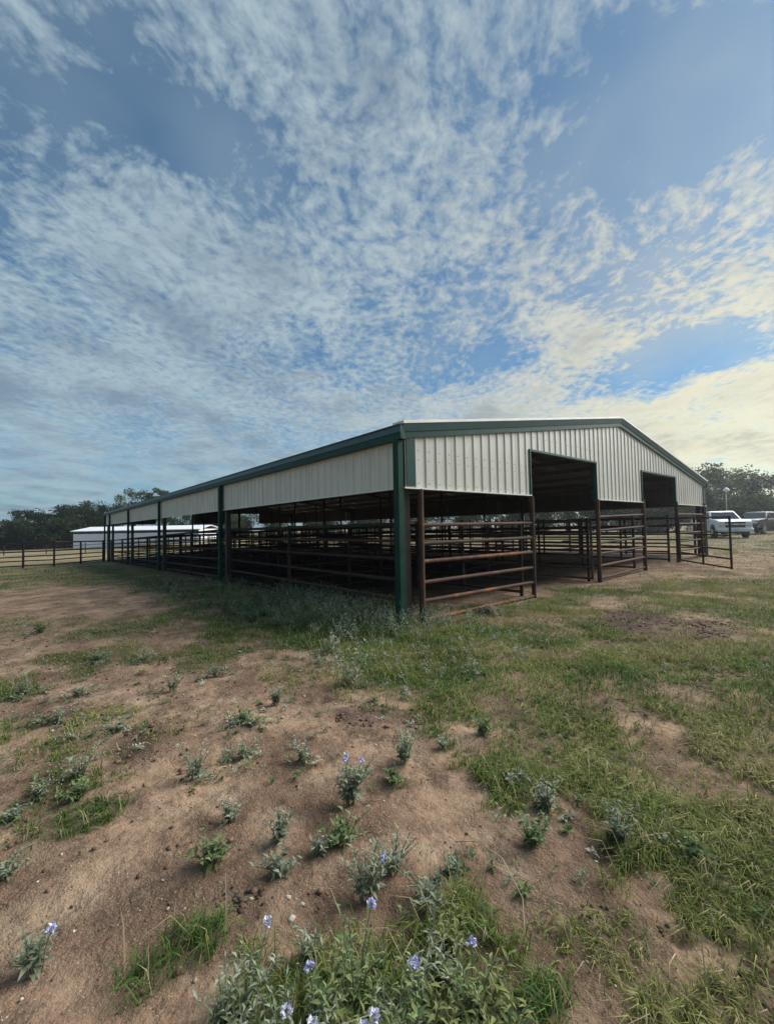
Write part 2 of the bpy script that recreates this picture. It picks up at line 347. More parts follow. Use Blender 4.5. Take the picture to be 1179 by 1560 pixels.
DUNG=[
 (1,0.2,[(2.4,-1.51),(3.11,-1.51),(3.4,-2.17),(2.33,-2.57),(1.23,-2.83),(0.96,-2.31)]),
 (0.7,0.15,[(3.02,-2.45),(3.45,-2.86),(2.65,-3.13),(1.95,-2.89)]),
 (0.8,0.08,[(-2.31,-1.67),(-2.05,-1.76),(-1.89,-2.05),(-2.01,-2.31),(-2.29,-2.08),(-2.41,-1.87)]),
 (0.75,0.12,[(-3.77,-1.07),(-3.58,-0.81),(-3.39,-0.92),(-3.4,-1.28),(-3.59,-1.54),(-3.78,-1.51)]),
 (0.5,0.1,[(-4.15,-0.08),(-3.86,-0.16),(-3.76,-0.56),(-4.07,-0.51)]),
 (0.6,0.2,[(0.59,-3.19),(1.03,-3.44),(0.78,-3.68),(0.23,-3.38)]),
 (0.5,0.1,[(-2.21,-2.98),(-1.89,-3.07),(-1.85,-3.25),(-2.22,-3.12)]),
 (0.5,0.06,[(-2.54,-3.75),(-2.36,-3.9),(-2.45,-3.95),(-2.61,-3.82)]),
 (0.6,0.08,[(-2.53,-4.09),(-2.35,-4.22),(-2.37,-4.33),(-2.67,-4.16)]),
 (0.4,0.06,[(-3.54,-2.78),(-3.41,-2.86),(-3.48,-3.03),(-3.56,-2.94)]),
]
WEEDS=[
 (-4.18,0.45,0.16,0),
 (-3.64,-0.92,0.11,0),
 (-3.15,-0.31,0.19,0),
 (-2.94,-1.40,0.11,0),
 (-3.10,-1.87,0.10,0),
 (-3.39,-1.89,0.20,1),
 (-2.85,-2.16,0.11,0),
 (-2.57,-2.68,0.08,0),
 (-2.40,-2.58,0.20,0),
 (-2.85,-2.65,0.27,2),
 (-3.36,-2.38,0.11,0),
 (-3.51,-2.59,0.15,0),
 (-3.25,-2.68,0.13,0),
 (-3.32,-2.83,0.11,0),
 (-3.14,-2.85,0.09,0),
 (-3.03,-2.86,0.15,0),
 (-3.12,-3.16,0.21,2),
 (-2.95,-3.33,0.16,0),
 (-2.09,-2.61,0.08,0),
 (-2.40,-3.42,0.13,0),
 (-2.10,-3.67,0.16,0),
 (-4.09,-2.66,0.15,2),
 (-3.90,-1.46,0.14,0),
 (-3.92,-1.68,0.12,0),
 (-4.08,-1.54,0.10,0),
 (-4.19,-1.66,0.08,0),
 (-2.95,-3.12,0.16,0),
 (-1.75,-2.66,0.13,0),
 (-2.79,-3.30,0.08,0),
 (-4.19,-2.08,0.11,0),
 (-1.91,-1.30,0.43,1),
 (-1.56,-0.45,0.29,1),
 (-2.60,-1.25,0.14,0),
 (-2.08,-3.11,0.11,0),
 (-2.12,-3.34,0.16,0),
 (-1.96,-3.92,0.11,0),
 (-3.96,-0.47,0.11,0),
 (-3.54,1.27,0.15,0),
 (-3.18,0.78,0.16,0),
 (-4.04,3.38,0.19,0),
 (-2.73,-0.20,0.13,0),
 (-3.80,0.12,0.10,0),
]
FRONT=[
 (-3.35,-3.40,0.26),
 (-3.31,-3.61,0.22),
 (-3.40,-3.56,0.2),
 (-3.13,-3.68,0.2),
 (-3.48,-3.41,0.2),
 (-3.62,-3.25,0.2),
 (-3.58,-3.38,0.14),
 (-3.44,-3.55,0.14),
 (-3.52,-3.45,0.15),
 (-3.38,-3.44,0.16),
 (-3.37,-3.61,0.12),
 (-3.26,-3.65,0.16),
 (-3.06,-3.76,0.14),
 (-3.68,-3.24,0.15),
 (-3.23,-3.72,0.14),
 (-3.57,-3.33,0.18),
 (-3.22,-3.55,0.14),
 (-3.08,-3.69,0.15),
 (-3.27,-3.46,0.14),
 (-3.11,-3.56,0.13),
 (-3.46,-3.46,0.16),
 (-3.07,-3.83,0.12),
 (-3.68,-3.32,0.13),
 (-3.15,-3.79,0.14),
 (-3.33,-3.64,0.15),
 (-3.41,-3.23,0.1),
 (-3.02,-3.51,0.12),
]
STONES=[
 (-3.35,-2.96,0.040),
 (-3.32,-3.02,0.032),
 (-3.38,-3.05,0.034),
 (-4.00,-0.59,0.038),
 (-2.66,-1.50,0.040),
 (-2.23,-3.04,0.028),
 (-1.78,-3.26,0.037),
 (-3.46,-2.87,0.025),
 (-3.67,-2.64,0.018),
 (-3.32,-3.17,0.018),
 (-3.71,-2.69,0.015),
 (-3.02,-3.42,0.014),
]
WEEDZONE=[(-1.22, 10.36), (-0.05, 7.27), (0.49, 3.71), (0.32, 0.57), (1.04, 0.2), (0.11, -0.41), (-0.61, -0.41), (-1.21, 0.18), (-1.39, 1.34), (-1.6, 3.27), (-1.83, 6.18)]
LOG=(1.61, 0.01)

# ------------------------------------------------------------------ ground cover fields
def poly_sd(x, y, pts):
    """signed distance to polygon, negative inside"""
    d = np.full(x.shape, 1e9); ins = np.zeros(x.shape, bool); n = len(pts)
    for i in range(n):
        ax, ay = pts[i]; bx, by = pts[(i+1) % n]; ex, ey = bx-ax, by-ay; L = ex*ex+ey*ey+1e-9
        t = np.clip(((x-ax)*ex+(y-ay)*ey)/L, 0, 1)
        d = np.minimum(d, (x-ax-t*ex)**2+(y-ay-t*ey)**2)
        c = ((ay > y) != (by > y)) & (x < (bx-ax)*(y-ay)/((by-ay) if by != ay else 1e-9)+ax)
        ins ^= c
    d = np.sqrt(d); return np.where(ins, -d, d)
def field(x, y, polys, k):
    """max over polygons with ragged edges -> (value, height, green)"""
    val = np.zeros(x.shape); hh = np.full(x.shape, .05); gg = np.full(x.shape, .4)
    n1 = fbm(x*2.2, y*2.2, 11, 4)-.5; n2 = fbm(x*7, y*7, 23, 3)-.5
    for e in polys:
        fz = e[k]; pts = e[-1]
        xs = [p[0] for p in pts]; ys = [p[1] for p in pts]
        b = np.where((x > min(xs)-2*fz) & (x < max(xs)+2*fz) & (y > min(ys)-2*fz) & (y < max(ys)+2*fz))[0]
        if not len(b): continue
        sd = poly_sd(x[b], y[b], pts)+n1[b]*fz*3.4+n2[b]*fz*1.6
        v = ss(fz*.7, -fz*.7, sd)*e[0]
        up = v > val[b]; ix = b[up]; val[ix] = v[up]
        if k == 3: hh[ix] = e[1]; gg[ix] = e[2]
    return val, hh, gg
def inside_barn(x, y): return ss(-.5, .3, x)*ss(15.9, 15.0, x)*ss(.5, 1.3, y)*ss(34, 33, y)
def grass_field(x, y):
    v, h, g = field(x, y, GRASS, 3)
    bare, _, _ = field(x, y, BARE, 1)
    dist = np.hypot(x-CAM.x, y-CAM.y)
    out = ss(14, 22, x)*.75                                     # pasture goes on to the right
    v = np.maximum(v, np.maximum(out, ss(24, 34, dist)*.35)*(1-ss(30, 80, dist)*.3))
    v = np.maximum(v, (.34+.25*ss(-2.2, -3.2, x))*ss(.58-.03*ss(-2.2, -3.2, x), .72, fbm(x*1.9+7, y*1.9, 71, 4))*ss(30, 12, dist)*ss(2.0, 3.2, dist))   # stray tufts on the bare ground
    v = v*(1-bare)*(1-inside_barn(x, y)*.95)
    v = v*(.30+.70*ss(.34, .54, fbm(x*1.6, y*1.6, 5, 4)))
    return v, h, g

# ------------------------------------------------------------------ ground sheet
def make_ground():
    n = 520; cx, cy = CAM.x+1.9, CAM.y+2.1
    u = np.linspace(-1, 1, n); s = 1.05*np.sinh(7.0*u)
    X, Y = np.meshgrid(cx+s, cy+s, indexing='ij'); x = X.ravel(); y = Y.ravel()
    g, _, _ = grass_field(x, y); dg, _, _ = field(x, y, DUNG, 1)
    pen_shade = inside_barn(x, y)
    d = np.hypot(x-CAM.x, y-CAM.y); near = ss(22, 6, d)
    z = gz(x, y)+near*((fbm(x*.9, y*.9, 3, 3)-.5)*.05+(fbm(x*4, y*4, 7, 4)-.5)*.035+(fbm(x*14, y*14, 9, 3)-.5)*.034*ss(8, 2, d)*(.3+1.2*ss(.4, .65, fbm(x*1.3, y*1.3, 17, 3))))
    z += near*dg*(fbm(x*11, y*11, 31, 3)-.42)*.028
    pit = np.zeros(len(x)); pr = np.random.default_rng(6)          # hoof marks and scuffs
    for _ in range(1100):
        r = math.sqrt(pr.uniform(.7, 42)); a = pr.uniform(rad(-14), rad(94)); hx, hy = CAM.x+math.sin(a)*r, CAM.y+math.cos(a)*r
        if fbm(np.array([hx*.8]), np.array([hy*.8]), 83, 3)[0] < .47: continue
        b = np.where((abs(x-hx) < .16) & (abs(y-hy) < .16))[0]
        if not len(b): continue
        th = pr.uniform(0, 6.28); ux = (x[b]-hx)*math.cos(th)+(y[b]-hy)*math.sin(th); uy = -(x[b]-hx)*math.sin(th)+(y[b]-hy)*math.cos(th)
        q = np.hypot(ux/pr.uniform(.045, .075), uy/pr.uniform(.035, .055)); k = pr.uniform(.5, 1)
        z[b] += k*(-.024*np.exp(-q**2*1.3)+.011*np.exp(-(q-1.5)**2*5)); pit[b] = np.maximum(pit[b], k*ss(1.1, .4, q)*.8)
    i = np.arange(n*n).reshape(n, n)
    Fc = np.stack([i[:-1, :-1].ravel(), i[1:, :-1].ravel(), i[1:, 1:].ravel(), i[:-1, 1:].ravel()], 1)
    me = np_mesh('ground', np.stack([x, y, z], 1), Fc, M['ground'], smooth=True)
    for k, v in dict(grass=g, dung=dg*(1-.4*g), pen_shade=pen_shade, pit=pit, far=ss(20, 45, d)).items():
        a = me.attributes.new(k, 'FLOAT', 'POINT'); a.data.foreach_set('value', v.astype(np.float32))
    tag(link('ground', me), kind='structure')
make_ground()
def gnd(x, y):
    """ground height with its small bumps, as in the sheet"""
    x = np.asarray(x, float); y = np.asarray(y, float)
    d = np.hypot(x-CAM.x, y-CAM.y); near = ss(22, 6, d)
    return gz(x, y)+near*((fbm(x*.9, y*.9, 3, 3)-.5)*.05+(fbm(x*4, y*4, 7, 4)-.5)*.035)

# ------------------------------------------------------------------ the open barn
BW, BL, BAY = 15.24, 33.2, 7.62
ZB, ZE, SL = 2.0, 2.86, .161                     # siding bottom, roof plane at the wall, roof slope
RIB = .2286
barn = tag(empty('open_barn', (0, 0, 0)), 'long open-sided metal barn with ivory ribbed siding, dark green trim and gable openings', 'barn')
def roofz(x): return ZE+SL*min(x, BW-x)
def rib_u(u0, u1):
    """break points (u, proud) of ribbed sheet between u0 and u1"""
    out = []
    k = math.floor(u0/RIB)
    prof = lambda u: max(0., min(1., (.034-abs((u/RIB-round(u/RIB))*RIB))/.016))*.019
    pts = {u0, u1}
    for j in range(k-1, math.ceil(u1/RIB)+2):
        for o in (-.034, -.018, .018, .034):
            q = j*RIB+o
            if u0 < q < u1: pts.add(q)
    return [(q, prof(q)) for q in sorted(pts)]
def sheet(u0, u1, bot, top, place, flip=1):
    V = []; Fc = []; bp = rib_u(u0, u1)
    for u, wv in bp: V += [place(u, wv, bot), place(u, wv, top(u))]
    for i in range(len(bp)-1): Fc.append((2*i, 2*i+2, 2*i+3, 2*i+1) if flip > 0 else (2*i+1, 2*i+3, 2*i+2, 2*i))
    return mesh('siding_sheet', V, Fc, mat=M['siding'])
SW = RIB*4
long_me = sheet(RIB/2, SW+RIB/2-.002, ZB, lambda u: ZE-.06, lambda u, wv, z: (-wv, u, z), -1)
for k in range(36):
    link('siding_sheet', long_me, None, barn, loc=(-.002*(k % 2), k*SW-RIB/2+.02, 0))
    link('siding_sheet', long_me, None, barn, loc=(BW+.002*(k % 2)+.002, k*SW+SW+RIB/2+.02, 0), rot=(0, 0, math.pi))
OP, OW, OZ = 3.302, 2.904, 2.87
OPEN = [(OP, OP+OW), (BW-OP-OW, BW-OP)]
def gable(y, sgn):
    cuts = sorted({0, BW, BW/2, *[c for o in OPEN for c in o], *[k*SW+RIB/2 for k in range(1, 17)]})
    cuts = [c for i, c in enumerate(cuts) if i == 0 or c-cuts[i-1] > .03]
    for i, (a, b) in enumerate(zip(cuts[:-1], cuts[1:])):
        m = (a+b)/2; o = [q for q in OPEN if q[0] < m < q[1]]
        bot = OZ if o else ZB
        off = .002*(i % 2)
        link('siding_sheet', sheet(a, b-.001, bot, lambda u: roofz(u)-.05, lambda u, wv, z: (u, y+sgn*(wv+off), z), -sgn), None, barn)
gable(0, -1); gable(BL-.05, 1)
# screw heads along the girts, joined as one part
def screws():
    V = []; Fc = []
    def head(p, n, a, b):
        i = len(V); r = .0075
        for j in range(6):
            t = j*math.pi/3; V.append(tuple(p[k]+(a[k]*math.cos(t)+b[k]*math.sin(t))*r for k in range(3)))
        for j in range(6): V.append(tuple(V[i+j][k]+n[k]*.006 for k in range(3)))
        Fc.append(tuple(i+6+j for j in range(6))); Fc.extend((i+j, i+(j+1) % 6, i+6+(j+1) % 6, i+6+j) for j in range(6))
    for z in (ZB+.07, ZB+.42, ZE-.30):
        for j in range(int(BL/RIB)-2):
            head((-.004, j*RIB+.16, z), (-1, 0, 0), (0, 0, 1), (0, -1, 0))
        for j in range(int(BW/RIB)):
            x = j*RIB+.055
            if x < .24: continue
            head((x, -.004, z), (0, -1, 0), (1, 0, 0), (0, 0, 1))
    for z in (3.15, 3.5, 3.8):
        for j in range(int(BW/RIB)):
            x = j*RIB+.055
            if roofz(x)-.25 > z: head((x, -.004, z), (0, -1, 0), (1, 0, 0), (0, 0, 1))
    keep = []
    tag(link('screw', mesh('screw', V, Fc, mat=M['steel']), None, barn), kind='stuff')
screws()
# roof sheets, shared mesh
def roof_sheet_mesh(right):
    V = []; Fc = []; bp = rib_u(RIB/2, SW+RIB/2); nx = 2
    for u, wv in bp:
        for x in ((BW+.12, BW/2) if right else (-.12, BW/2)):
            V.append((x, u, ZE+SL*(min(x, BW-x))+wv+.02))
    for i in range(len(bp)-1):
        q = (2*i, 2*i+1, 2*i+3, 2*i+2); Fc.append(q[::-1] if right else q)
    return mesh('roof_sheet', V, Fc, mat=M['roof'])
rl, rr = roof_sheet_mesh(False), roof_sheet_mesh(True)
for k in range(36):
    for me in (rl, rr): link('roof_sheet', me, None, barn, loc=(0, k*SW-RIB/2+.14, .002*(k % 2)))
MB().prism([(-.25, 0, -.035), (0, 0, .012), (.25, 0, -.035), (.25, 0, -.028), (0, 0, .02), (-.25, 0, -.028)], (BW/2, .02, ZE+SL*BW/2+.055), (BW/2, BL-.1, ZE+SL*BW/2+.055)).build('ridge_cap', M['roof'], barn)
# gutters: upright lower face, upper face leaning in under the roof edge
gp = lambda s: [(s*.03, 0, -.18), (s*.135, 0, -.18), (s*.145, 0, -.09), (s*.125, 0, .015), (s*.11, 0, .015), (s*.03, 0, -.17)]
for s, x in ((-1, 0), (1, BW)):
    MB().prism(gp(s)[::s], (x, -.10, ZE), (x, BL+.04, ZE)).build('gutter', M['green'], barn)
    MB().prism([(s*.148, 0, -.085), (s*.156, 0, -.085), (s*.142, 0, .016), (s*.128, 0, .016)][::s], (x, -.105, ZE), (x, BL+.045, ZE)).build('gutter_lip', M['sky_lit_green'], barn)
    MB().prism([(s*.112, 0, .019), (s*.160, 0, .019), (s*.160, 0, .032), (s*.112, 0, .038)][::s], (x, -.10, ZE), (x, BL+.04, ZE)).build('drip_edge', M['roof'], barn)
# rake trim on the gables
for y, s in ((0, -1), (BL-.05, 1)):
    for x0, x1 in ((-.10, BW/2), (BW+.10, BW/2)):
        pr = [(0, s*.022, -.17), (0, s*.060, -.17), (0, s*.066, -.085), (0, s*.100, .03), (0, s*.022, .035)]
        z0 = ZE+SL*min(x0, BW-x0)+.02; z1 = ZE+SL*BW/2+.02
        MB().prism(pr, (x0, y, z0), (x1, y, z1)).build('rake_trim', M['green'], barn)
        MB().prism([(0, s*.069, -.08), (0, s*.079, -.08), (0, s*.116, .032), (0, s*.103, .032)], (x0, y, z0), (x1, y, z1)).build('rake_lip', M['sky_lit_green'], barn)
        MB().prism([(0, s*.10, .036), (0, s*.124, .036), (0, s*.124, .078), (0, -s*.12, .080), (0, -s*.12, .05)], (x0, y, z0), (x1, y, z1)).build('lit_rake_cap', M['ledge'], barn)  # pale cap: the brightness of the lit roof edge put into its colour
# corner trim
for x, sx in ((0, 1), (BW, -1)):
    for y, sy in ((0, -1), (BL-.05, 1)):
        m = MB()
        m.box((x+sx*.02, y+sy*.034, ZB+.02), (x+sx*.20, y+sy*.022, ZE-.16))
        m.build('corner_trim', M['green'], barn)
# pale bottom trim under the siding
for a, b in ((-.03, OPEN[0][0]), (OPEN[0][1], OPEN[1][0]), (OPEN[1][1], BW+.10)):
    for y, s in ((0, -1), (BL-.05, 1)):
        MB().box((a, y-.05, ZB-.022), (b, y+.05, ZB-.002)).build('bottom_trim', M['ledge'], barn)
for x in (0, BW):
    MB().box((x-.04, .06, ZB-.020), (x+.04, BL-.12, ZB-.002)).build('bottom_trim', M['ledge'], barn)
# gable opening trim
for a, b in OPEN:
    for y, s in ((0, -1), (BL-.05, 1)):
        MB().box((a-.004, y-.032, ZB-.01), (a+.03, y+.09, OZ+.03)).build('jamb', M['green'], barn)
        MB().box((b-.03, y-.032, ZB-.01), (b+.004, y+.09, OZ+.03)).build('jamb', M['green'], barn)
        MB().box((a+.03, y-.030, OZ-.01), (b-.03, y+.088, OZ+.03)).build('head_trim', M['green'], barn)
# green posts along the sides, dark frames inside, purlins
FY = [0.03, BAY, 2*BAY, 3*BAY, 4*BAY, BL-.12]
for i, y in enumerate(FY):
    for x in (-.09, BW+.09):
        z0 = gzf(x, y)-.3
        MB().box((x-.048, y-.058, z0), (x+.048, y+.058, ZE-.175)).build('post', M['post'], barn)
    yi = y+.13 if i == 0 else (y-.13 if i == 5 else y)
    for x in (.12, BW-.12):
        MB().box((x-.06, yi-.07, gzf(x, yi)-.3), (x+.06, yi+.07, roofz(x)-.06)).build('column', M['steel'], barn)
    for x in (OP, OP+OW, BW-OP-OW, BW-OP):
        if 0 < i < 5: MB().tube([(x, yi, gzf(x, yi)-.3), (x, yi, roofz(x)-.20)], [.045]*2, 10).build('column', M['steel'], barn, True)
    for x0, x1 in ((.05, BW/2), (BW-.05, BW/2)):
        z0, z1 = roofz(x0)-.155, roofz(x1)-.155
        MB().prism([(0, -.06, -.11), (0, .06, -.11), (0, .06, .0), (0, -.06, .0)], (x0, yi, z0), (x1, yi, z1)).build('rafter', M['steel'], barn)
for k in range(7):
    x = .35+k*1.17
    for xx in (x, BW-x):
        if abs(xx-BW/2) < .1 and xx > BW/2: continue
        z = roofz(xx)
        MB().prism([(-.025, 0, -.15), (.025, 0, -.15), (.025, 0, .0), (-.025, 0, .0)], (xx, .05, z), (xx, BL-.1, z)).build('purlin', M['purlin'], barn)
for x in (.03, BW-.03):                                        # girt behind the side siding
    MB().box((x-.02, .3, ZB+.02), (x+.02, BL-.4, ZB+.14)).build('girt', M['purlin'], barn)
for a, b in ((.25, OP), (OP+OW, BW-OP-OW), (BW-OP, BW-.25)):
    MB().box((a, .09, ZB+.01), (b, .13, ZB+.13)).build('girt', M['purlin'], barn)

# ------------------------------------------------------------------ pipe fences and gates
def _pipe_mesh():
    m = MB().tube([(0, 0, 0), (0, 0, 1)], [1, 1], 10)
    return mesh('pipe', m.v, m.f, True, M['pipe'])
PIPE = _pipe_mesh(); PIPE_RUST = PIPE.copy(); PIPE_RUST.materials.clear(); PIPE_RUST.materials.append(M['rust'])
PIPE_PEN = PIPE.copy(); PIPE_PEN.materials.clear(); PIPE_PEN.materials.append(M['pen_shade'])
def pipe(name, a, b, r, parent, origin, me=None):
    a = Vector(a); b = Vector(b); d = b-a
    o = link(name, me or PIPE, None, parent, loc=a-Vector(origin), scale=(r, r, d.length))
    o.rotation_euler = d.to_track_quat('Z', 'Y').to_euler()
    return o
rng = random.Random(4)
def fence(name, label, cat, pts, heights, post_step=2.54, rr=.03, pr=.04, top=None, group=None, post_h=None, rusty=0, ends=True):
    """pts: polyline of (x, y); rails follow the ground from post to post span by span"""
    o = (pts[0][0], pts[0][1], gzf(*pts[0])); root = tag(empty(name, o), label, cat, group)
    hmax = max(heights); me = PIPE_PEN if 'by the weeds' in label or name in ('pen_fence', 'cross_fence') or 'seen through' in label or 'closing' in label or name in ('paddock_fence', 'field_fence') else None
    for i in range(len(pts)-1):
        (x0, y0), (x1, y1) = pts[i], pts[i+1]; L = math.hypot(x1-x0, y1-y0)
        n = max(1, round(L/post_step))
        for j in range(n+1):
            if j == 0 and i > 0: continue
            if not ends and (i == 0 and j == 0 or (i == len(pts)-2 and j == n)): continue
            t = j/n; x, y = x0+(x1-x0)*t, y0+(y1-y0)*t; g = gzf(x, y)
            lean = (rng.uniform(-.012, .012), rng.uniform(-.012, .012))
            h = (post_h or hmax+.02)+rng.uniform(0, .03)
            pipe('post', (x, y, g-.3), (x+lean[0], y+lean[1], g+h), pr, root, o, me)
        for h in heights:
            e = rng.uniform(-.014, .014); e2 = rng.uniform(-.014, .014)
            pipe('rail', (x0, y0, gzf(x0, y0)+h+e), (x1, y1, gzf(x1, y1)+h+e2), rr if h < hmax-.05 else (top or rr), root, o, PIPE_RUST if h < rusty else me)
    return root
def gate(label, a, b, heights, ends, mids=1, group=None):
    ax, ay = a; bx, by = b; o = (ax, ay, gzf(ax, ay)); root = tag(empty('pipe_gate', o), label, 'gate', group)
    za = gzf(ax, ay); zb = gzf(bx, by); hm = max(heights); hl = min(heights)
    for h in heights: pipe('rail', (ax, ay, za+h), (bx, by, zb+h), .024, root, o)
    for k in range(mids+2):
        t = k/(mids+1); x, y, z = ax+(bx-ax)*t, ay+(by-ay)*t, za+(zb-za)*t
        lo = z-.3 if (k == 0 and ends) else z+hl-.03
        pipe('stile', (x, y, lo), (x, y, z+hm+.025), .028, root, o)
    z = zb+hm*.62; d = Vector((bx-ax, by-ay, 0)).normalized(); p = Vector((bx, by, z))-Vector(o)
    m = MB().tube([tuple(p+d*.02), tuple(p+d*.10)], [.012, .012], 6); m.build('latch', M['steel'], root)
    pts = [p+Vector((.035*math.cos(t*.9), .035*math.sin(t*.9), -.012*t)) for t in range(12)]
    MB().tube([tuple(q) for q in pts], [.006]*12, 5).build('chain', M['steel'], root, True)
    return root
H6 = (.05, .31, .60, .89, 1.18, 1.46)
H6b = (.10, .38, .66, .94, 1.24, 1.56)
LH = (.08, .33, .62, .92, 1.20, 1.47)
fence('pipe_fence', 'rusty pipe fence of six rails under the long ivory side wall, by the weeds', 'fence',
      [(.16, .25), (.16, BAY), (.16, 2*BAY), (.16, 3*BAY), (.16, 4*BAY), (.16, BL-.2)], LH, 3.81, top=.036)
fence('panel_fence', 'rust-orange six-rail pipe panel between the green corner post and the first opening', 'fence panel',
      [(.30, -.01), (OP+.02, -.01)], H6, 9, rr=.031, pr=.045, post_h=ZB-.03, rusty=1.0)
fence('panel_fence', 'six-rail pipe panel under the gable between the two tall openings', 'fence panel',
      [(OP+OW-.02, -.01), (BW-OP-OW+.05, -.01)], H6b, 9, rr=.03, pr=.05, post_h=ZB-.03)
fence('panel_fence', 'six-rail pipe panel between the second opening and the far gable corner, behind the swung-out gate', 'fence panel',
      [(BW-OP+.02, -.01), (BW-.25, -.01)], H6b, 9, rr=.03, pr=.055, post_h=ZB-.03)
gate('rusty pipe gate swung out from the far gable corner onto the grass', (11.75, -.12), (9.85, -1.78), (.10, .34, .58, .95, 1.44), False, 1)
gate('pipe gate folded back into the barn beside the rust-orange panel opening', (6.10, .12), (5.72, 2.85), (.10, .34, .6, .86, 1.14, 1.45), False, 1)
INN = [(OP, 'pipe fence line dividing the side pens from the alley beside the rust-orange panel'),
       (OP+OW, 'pipe fence line dividing the middle pens from the alley beside the rust-orange panel'),
       (BW-OP-OW, 'pipe fence line dividing the middle pens from the alley behind the swung-out gate'),
       (BW-OP, 'pipe fence line dividing the far pens from the alley behind the swung-out gate')]
for x, lb in INN:
    fence('pen_fence', lb, 'fence', [(x, .25), (x, BAY), (x, 2*BAY), (x, 3*BAY), (x, 4*BAY), (x, BL-.3)], LH, 1.52, rr=.028, pr=.036, post_h=1.52)  # closely spaced extra posts, added to darken the barn interior
fence('pipe_fence', 'pipe fence along the open side away from the weeds, seen through the barn', 'fence',
      [(BW-.16, .3), (BW-.16, BAY), (BW-.16, 2*BAY), (BW-.16, 3*BAY), (BW-.16, 4*BAY), (BW-.16, BL-.2)], LH, 2.54, top=.034)
fence('pipe_fence', 'pipe fence closing the end of the barn farthest from the tall openings', 'fence',
      [(.3, BL-.25), (BW-.3, BL-.25)], LH, 2.5)
for (a, b), lb in (((.2, OP-.06), 'pipe cross fence between two side pens'), ((OP+OW+.06, BW-OP-OW-.06), 'pipe cross fence between two middle pens'),
                   ((BW-OP+.06, BW-.2), 'pipe cross fence between two far pens')):
    for k in range(1, 9):
        y = k*BAY/2+.12
        nth = ('first', 'second', 'third', 'fourth', 'fifth', 'sixth', 'seventh', 'eighth')[k-1]
        fence('cross_fence', nth+' '+lb+', counted from the gable openings', 'fence', [(a, y), (b, y)], LH, 1.6, rr=.026, pr=.034, post_h=1.5, ends=False, group='cross fences between pens')
for k in (1, 3):
    gate(('first' if k == 1 else 'second')+' pipe gate across the alley beside the rust-orange panel', (OP+.08, k*BAY+.5), (OP+OW-.08, k*BAY+.5), (.15, .4, .65, .9, 1.15, 1.42), False, 1, 'gates across the alleys')
    gate(('first' if k == 1 else 'second')+' pipe gate across the alley behind the swung-out gate', (BW-OP-OW+.08, k*BAY+1.5), (BW-OP-.08, k*BAY+1.5), (.15, .4, .65, .9, 1.15, 1.42), False, 1, 'gates across the alleys')
# paddock fence running off from the far end of the barn
fence('paddock_fence', 'dark pipe paddock fence running from the far end of the barn past the white shed', 'fence',
      [(-.35, 31.5), (-3.2, 27.2), (-4.6, 28.6), (-6.4, 29.6), (-12, 33), (-30, 44)], (.12, .40, .66, .95, 1.45), 2.6, rr=.035, pr=.055, top=.045)
fence('field_fence', 'thin pipe fence at the edge of the dry field behind the white shed', 'fence',
      [(-22, 68), (-3, 60), (8, 55), (24, 50)], (.4, .8, 1.2), 4.0, rr=.03, pr=.05)
fence('yard_fence', 'pipe fence beyond the open barn by the sandy yard', 'fence',
      [(24, 12), (24, 30), (22, 46)], (.3, .7, 1.1, 1.45), 3.0, rr=.03, pr=.045)

# ------------------------------------------------------------------ white shed beyond the paddock
M['shed'] = m_noisy('white_shed_metal', (.84, .85, .88), (.78, .79, .82), .6, .5)
M['dark'] = m_noisy('dark_brown_boards', (.07, .05, .04), (.10, .075, .06), 2, .8)  # plain dark brown for the end boards and posts
def make_shed():
    A = Vector((.3, 72.6, 0)); B = Vector((14.6, 61.5, 0)); d = (B-A); L = d.length; ang = math.atan2(d.y, d.x)
    g = gzf(A.x, A.y)
    root = tag(empty('white_shed', (A.x, A.y, g), ang), 'low white metal shed with dark open gap under its roof, beyond the paddock fence', 'shed')
    D = 9.0; H = 2.7
    me = sheet(0, L/14-.002, -.6, lambda u: 2.25, lambda u, wv, z: (u, -wv, z)); me.materials.clear(); me.materials.append(M['shed'])
    for k in range(14): link('wall_sheet', me, None, root, loc=(k*L/14, -.002*(k % 2), 0))
    MB().box((0, D-.1, -.6), (L, D, H)).build('back_wall', M['shed'], root)
    MB().box((L-.1, .05, -.6), (L, D-.12, H)).build('end_wall', M['shed'], root)
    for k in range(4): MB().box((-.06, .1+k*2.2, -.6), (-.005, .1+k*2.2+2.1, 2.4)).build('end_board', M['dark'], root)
    MB().prism([(-.0, 0, 0), (0, D/2, .62), (0, D/2, .54), (0, 0, -.1)], (-.3, -.25, H), (L+.3, -.25, H)).build('roof_sheet', M['shed'], root)
    MB().prism([(0, D+.5, 0), (0, D+.5, -.1), (0, D/2, .54), (0, D/2, .62)], (-.3, -.25, H), (L+.3, -.25, H)).build('roof_sheet', M['shed'], root)
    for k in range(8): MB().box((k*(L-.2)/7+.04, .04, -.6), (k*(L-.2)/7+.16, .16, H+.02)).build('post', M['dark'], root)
make_shed()

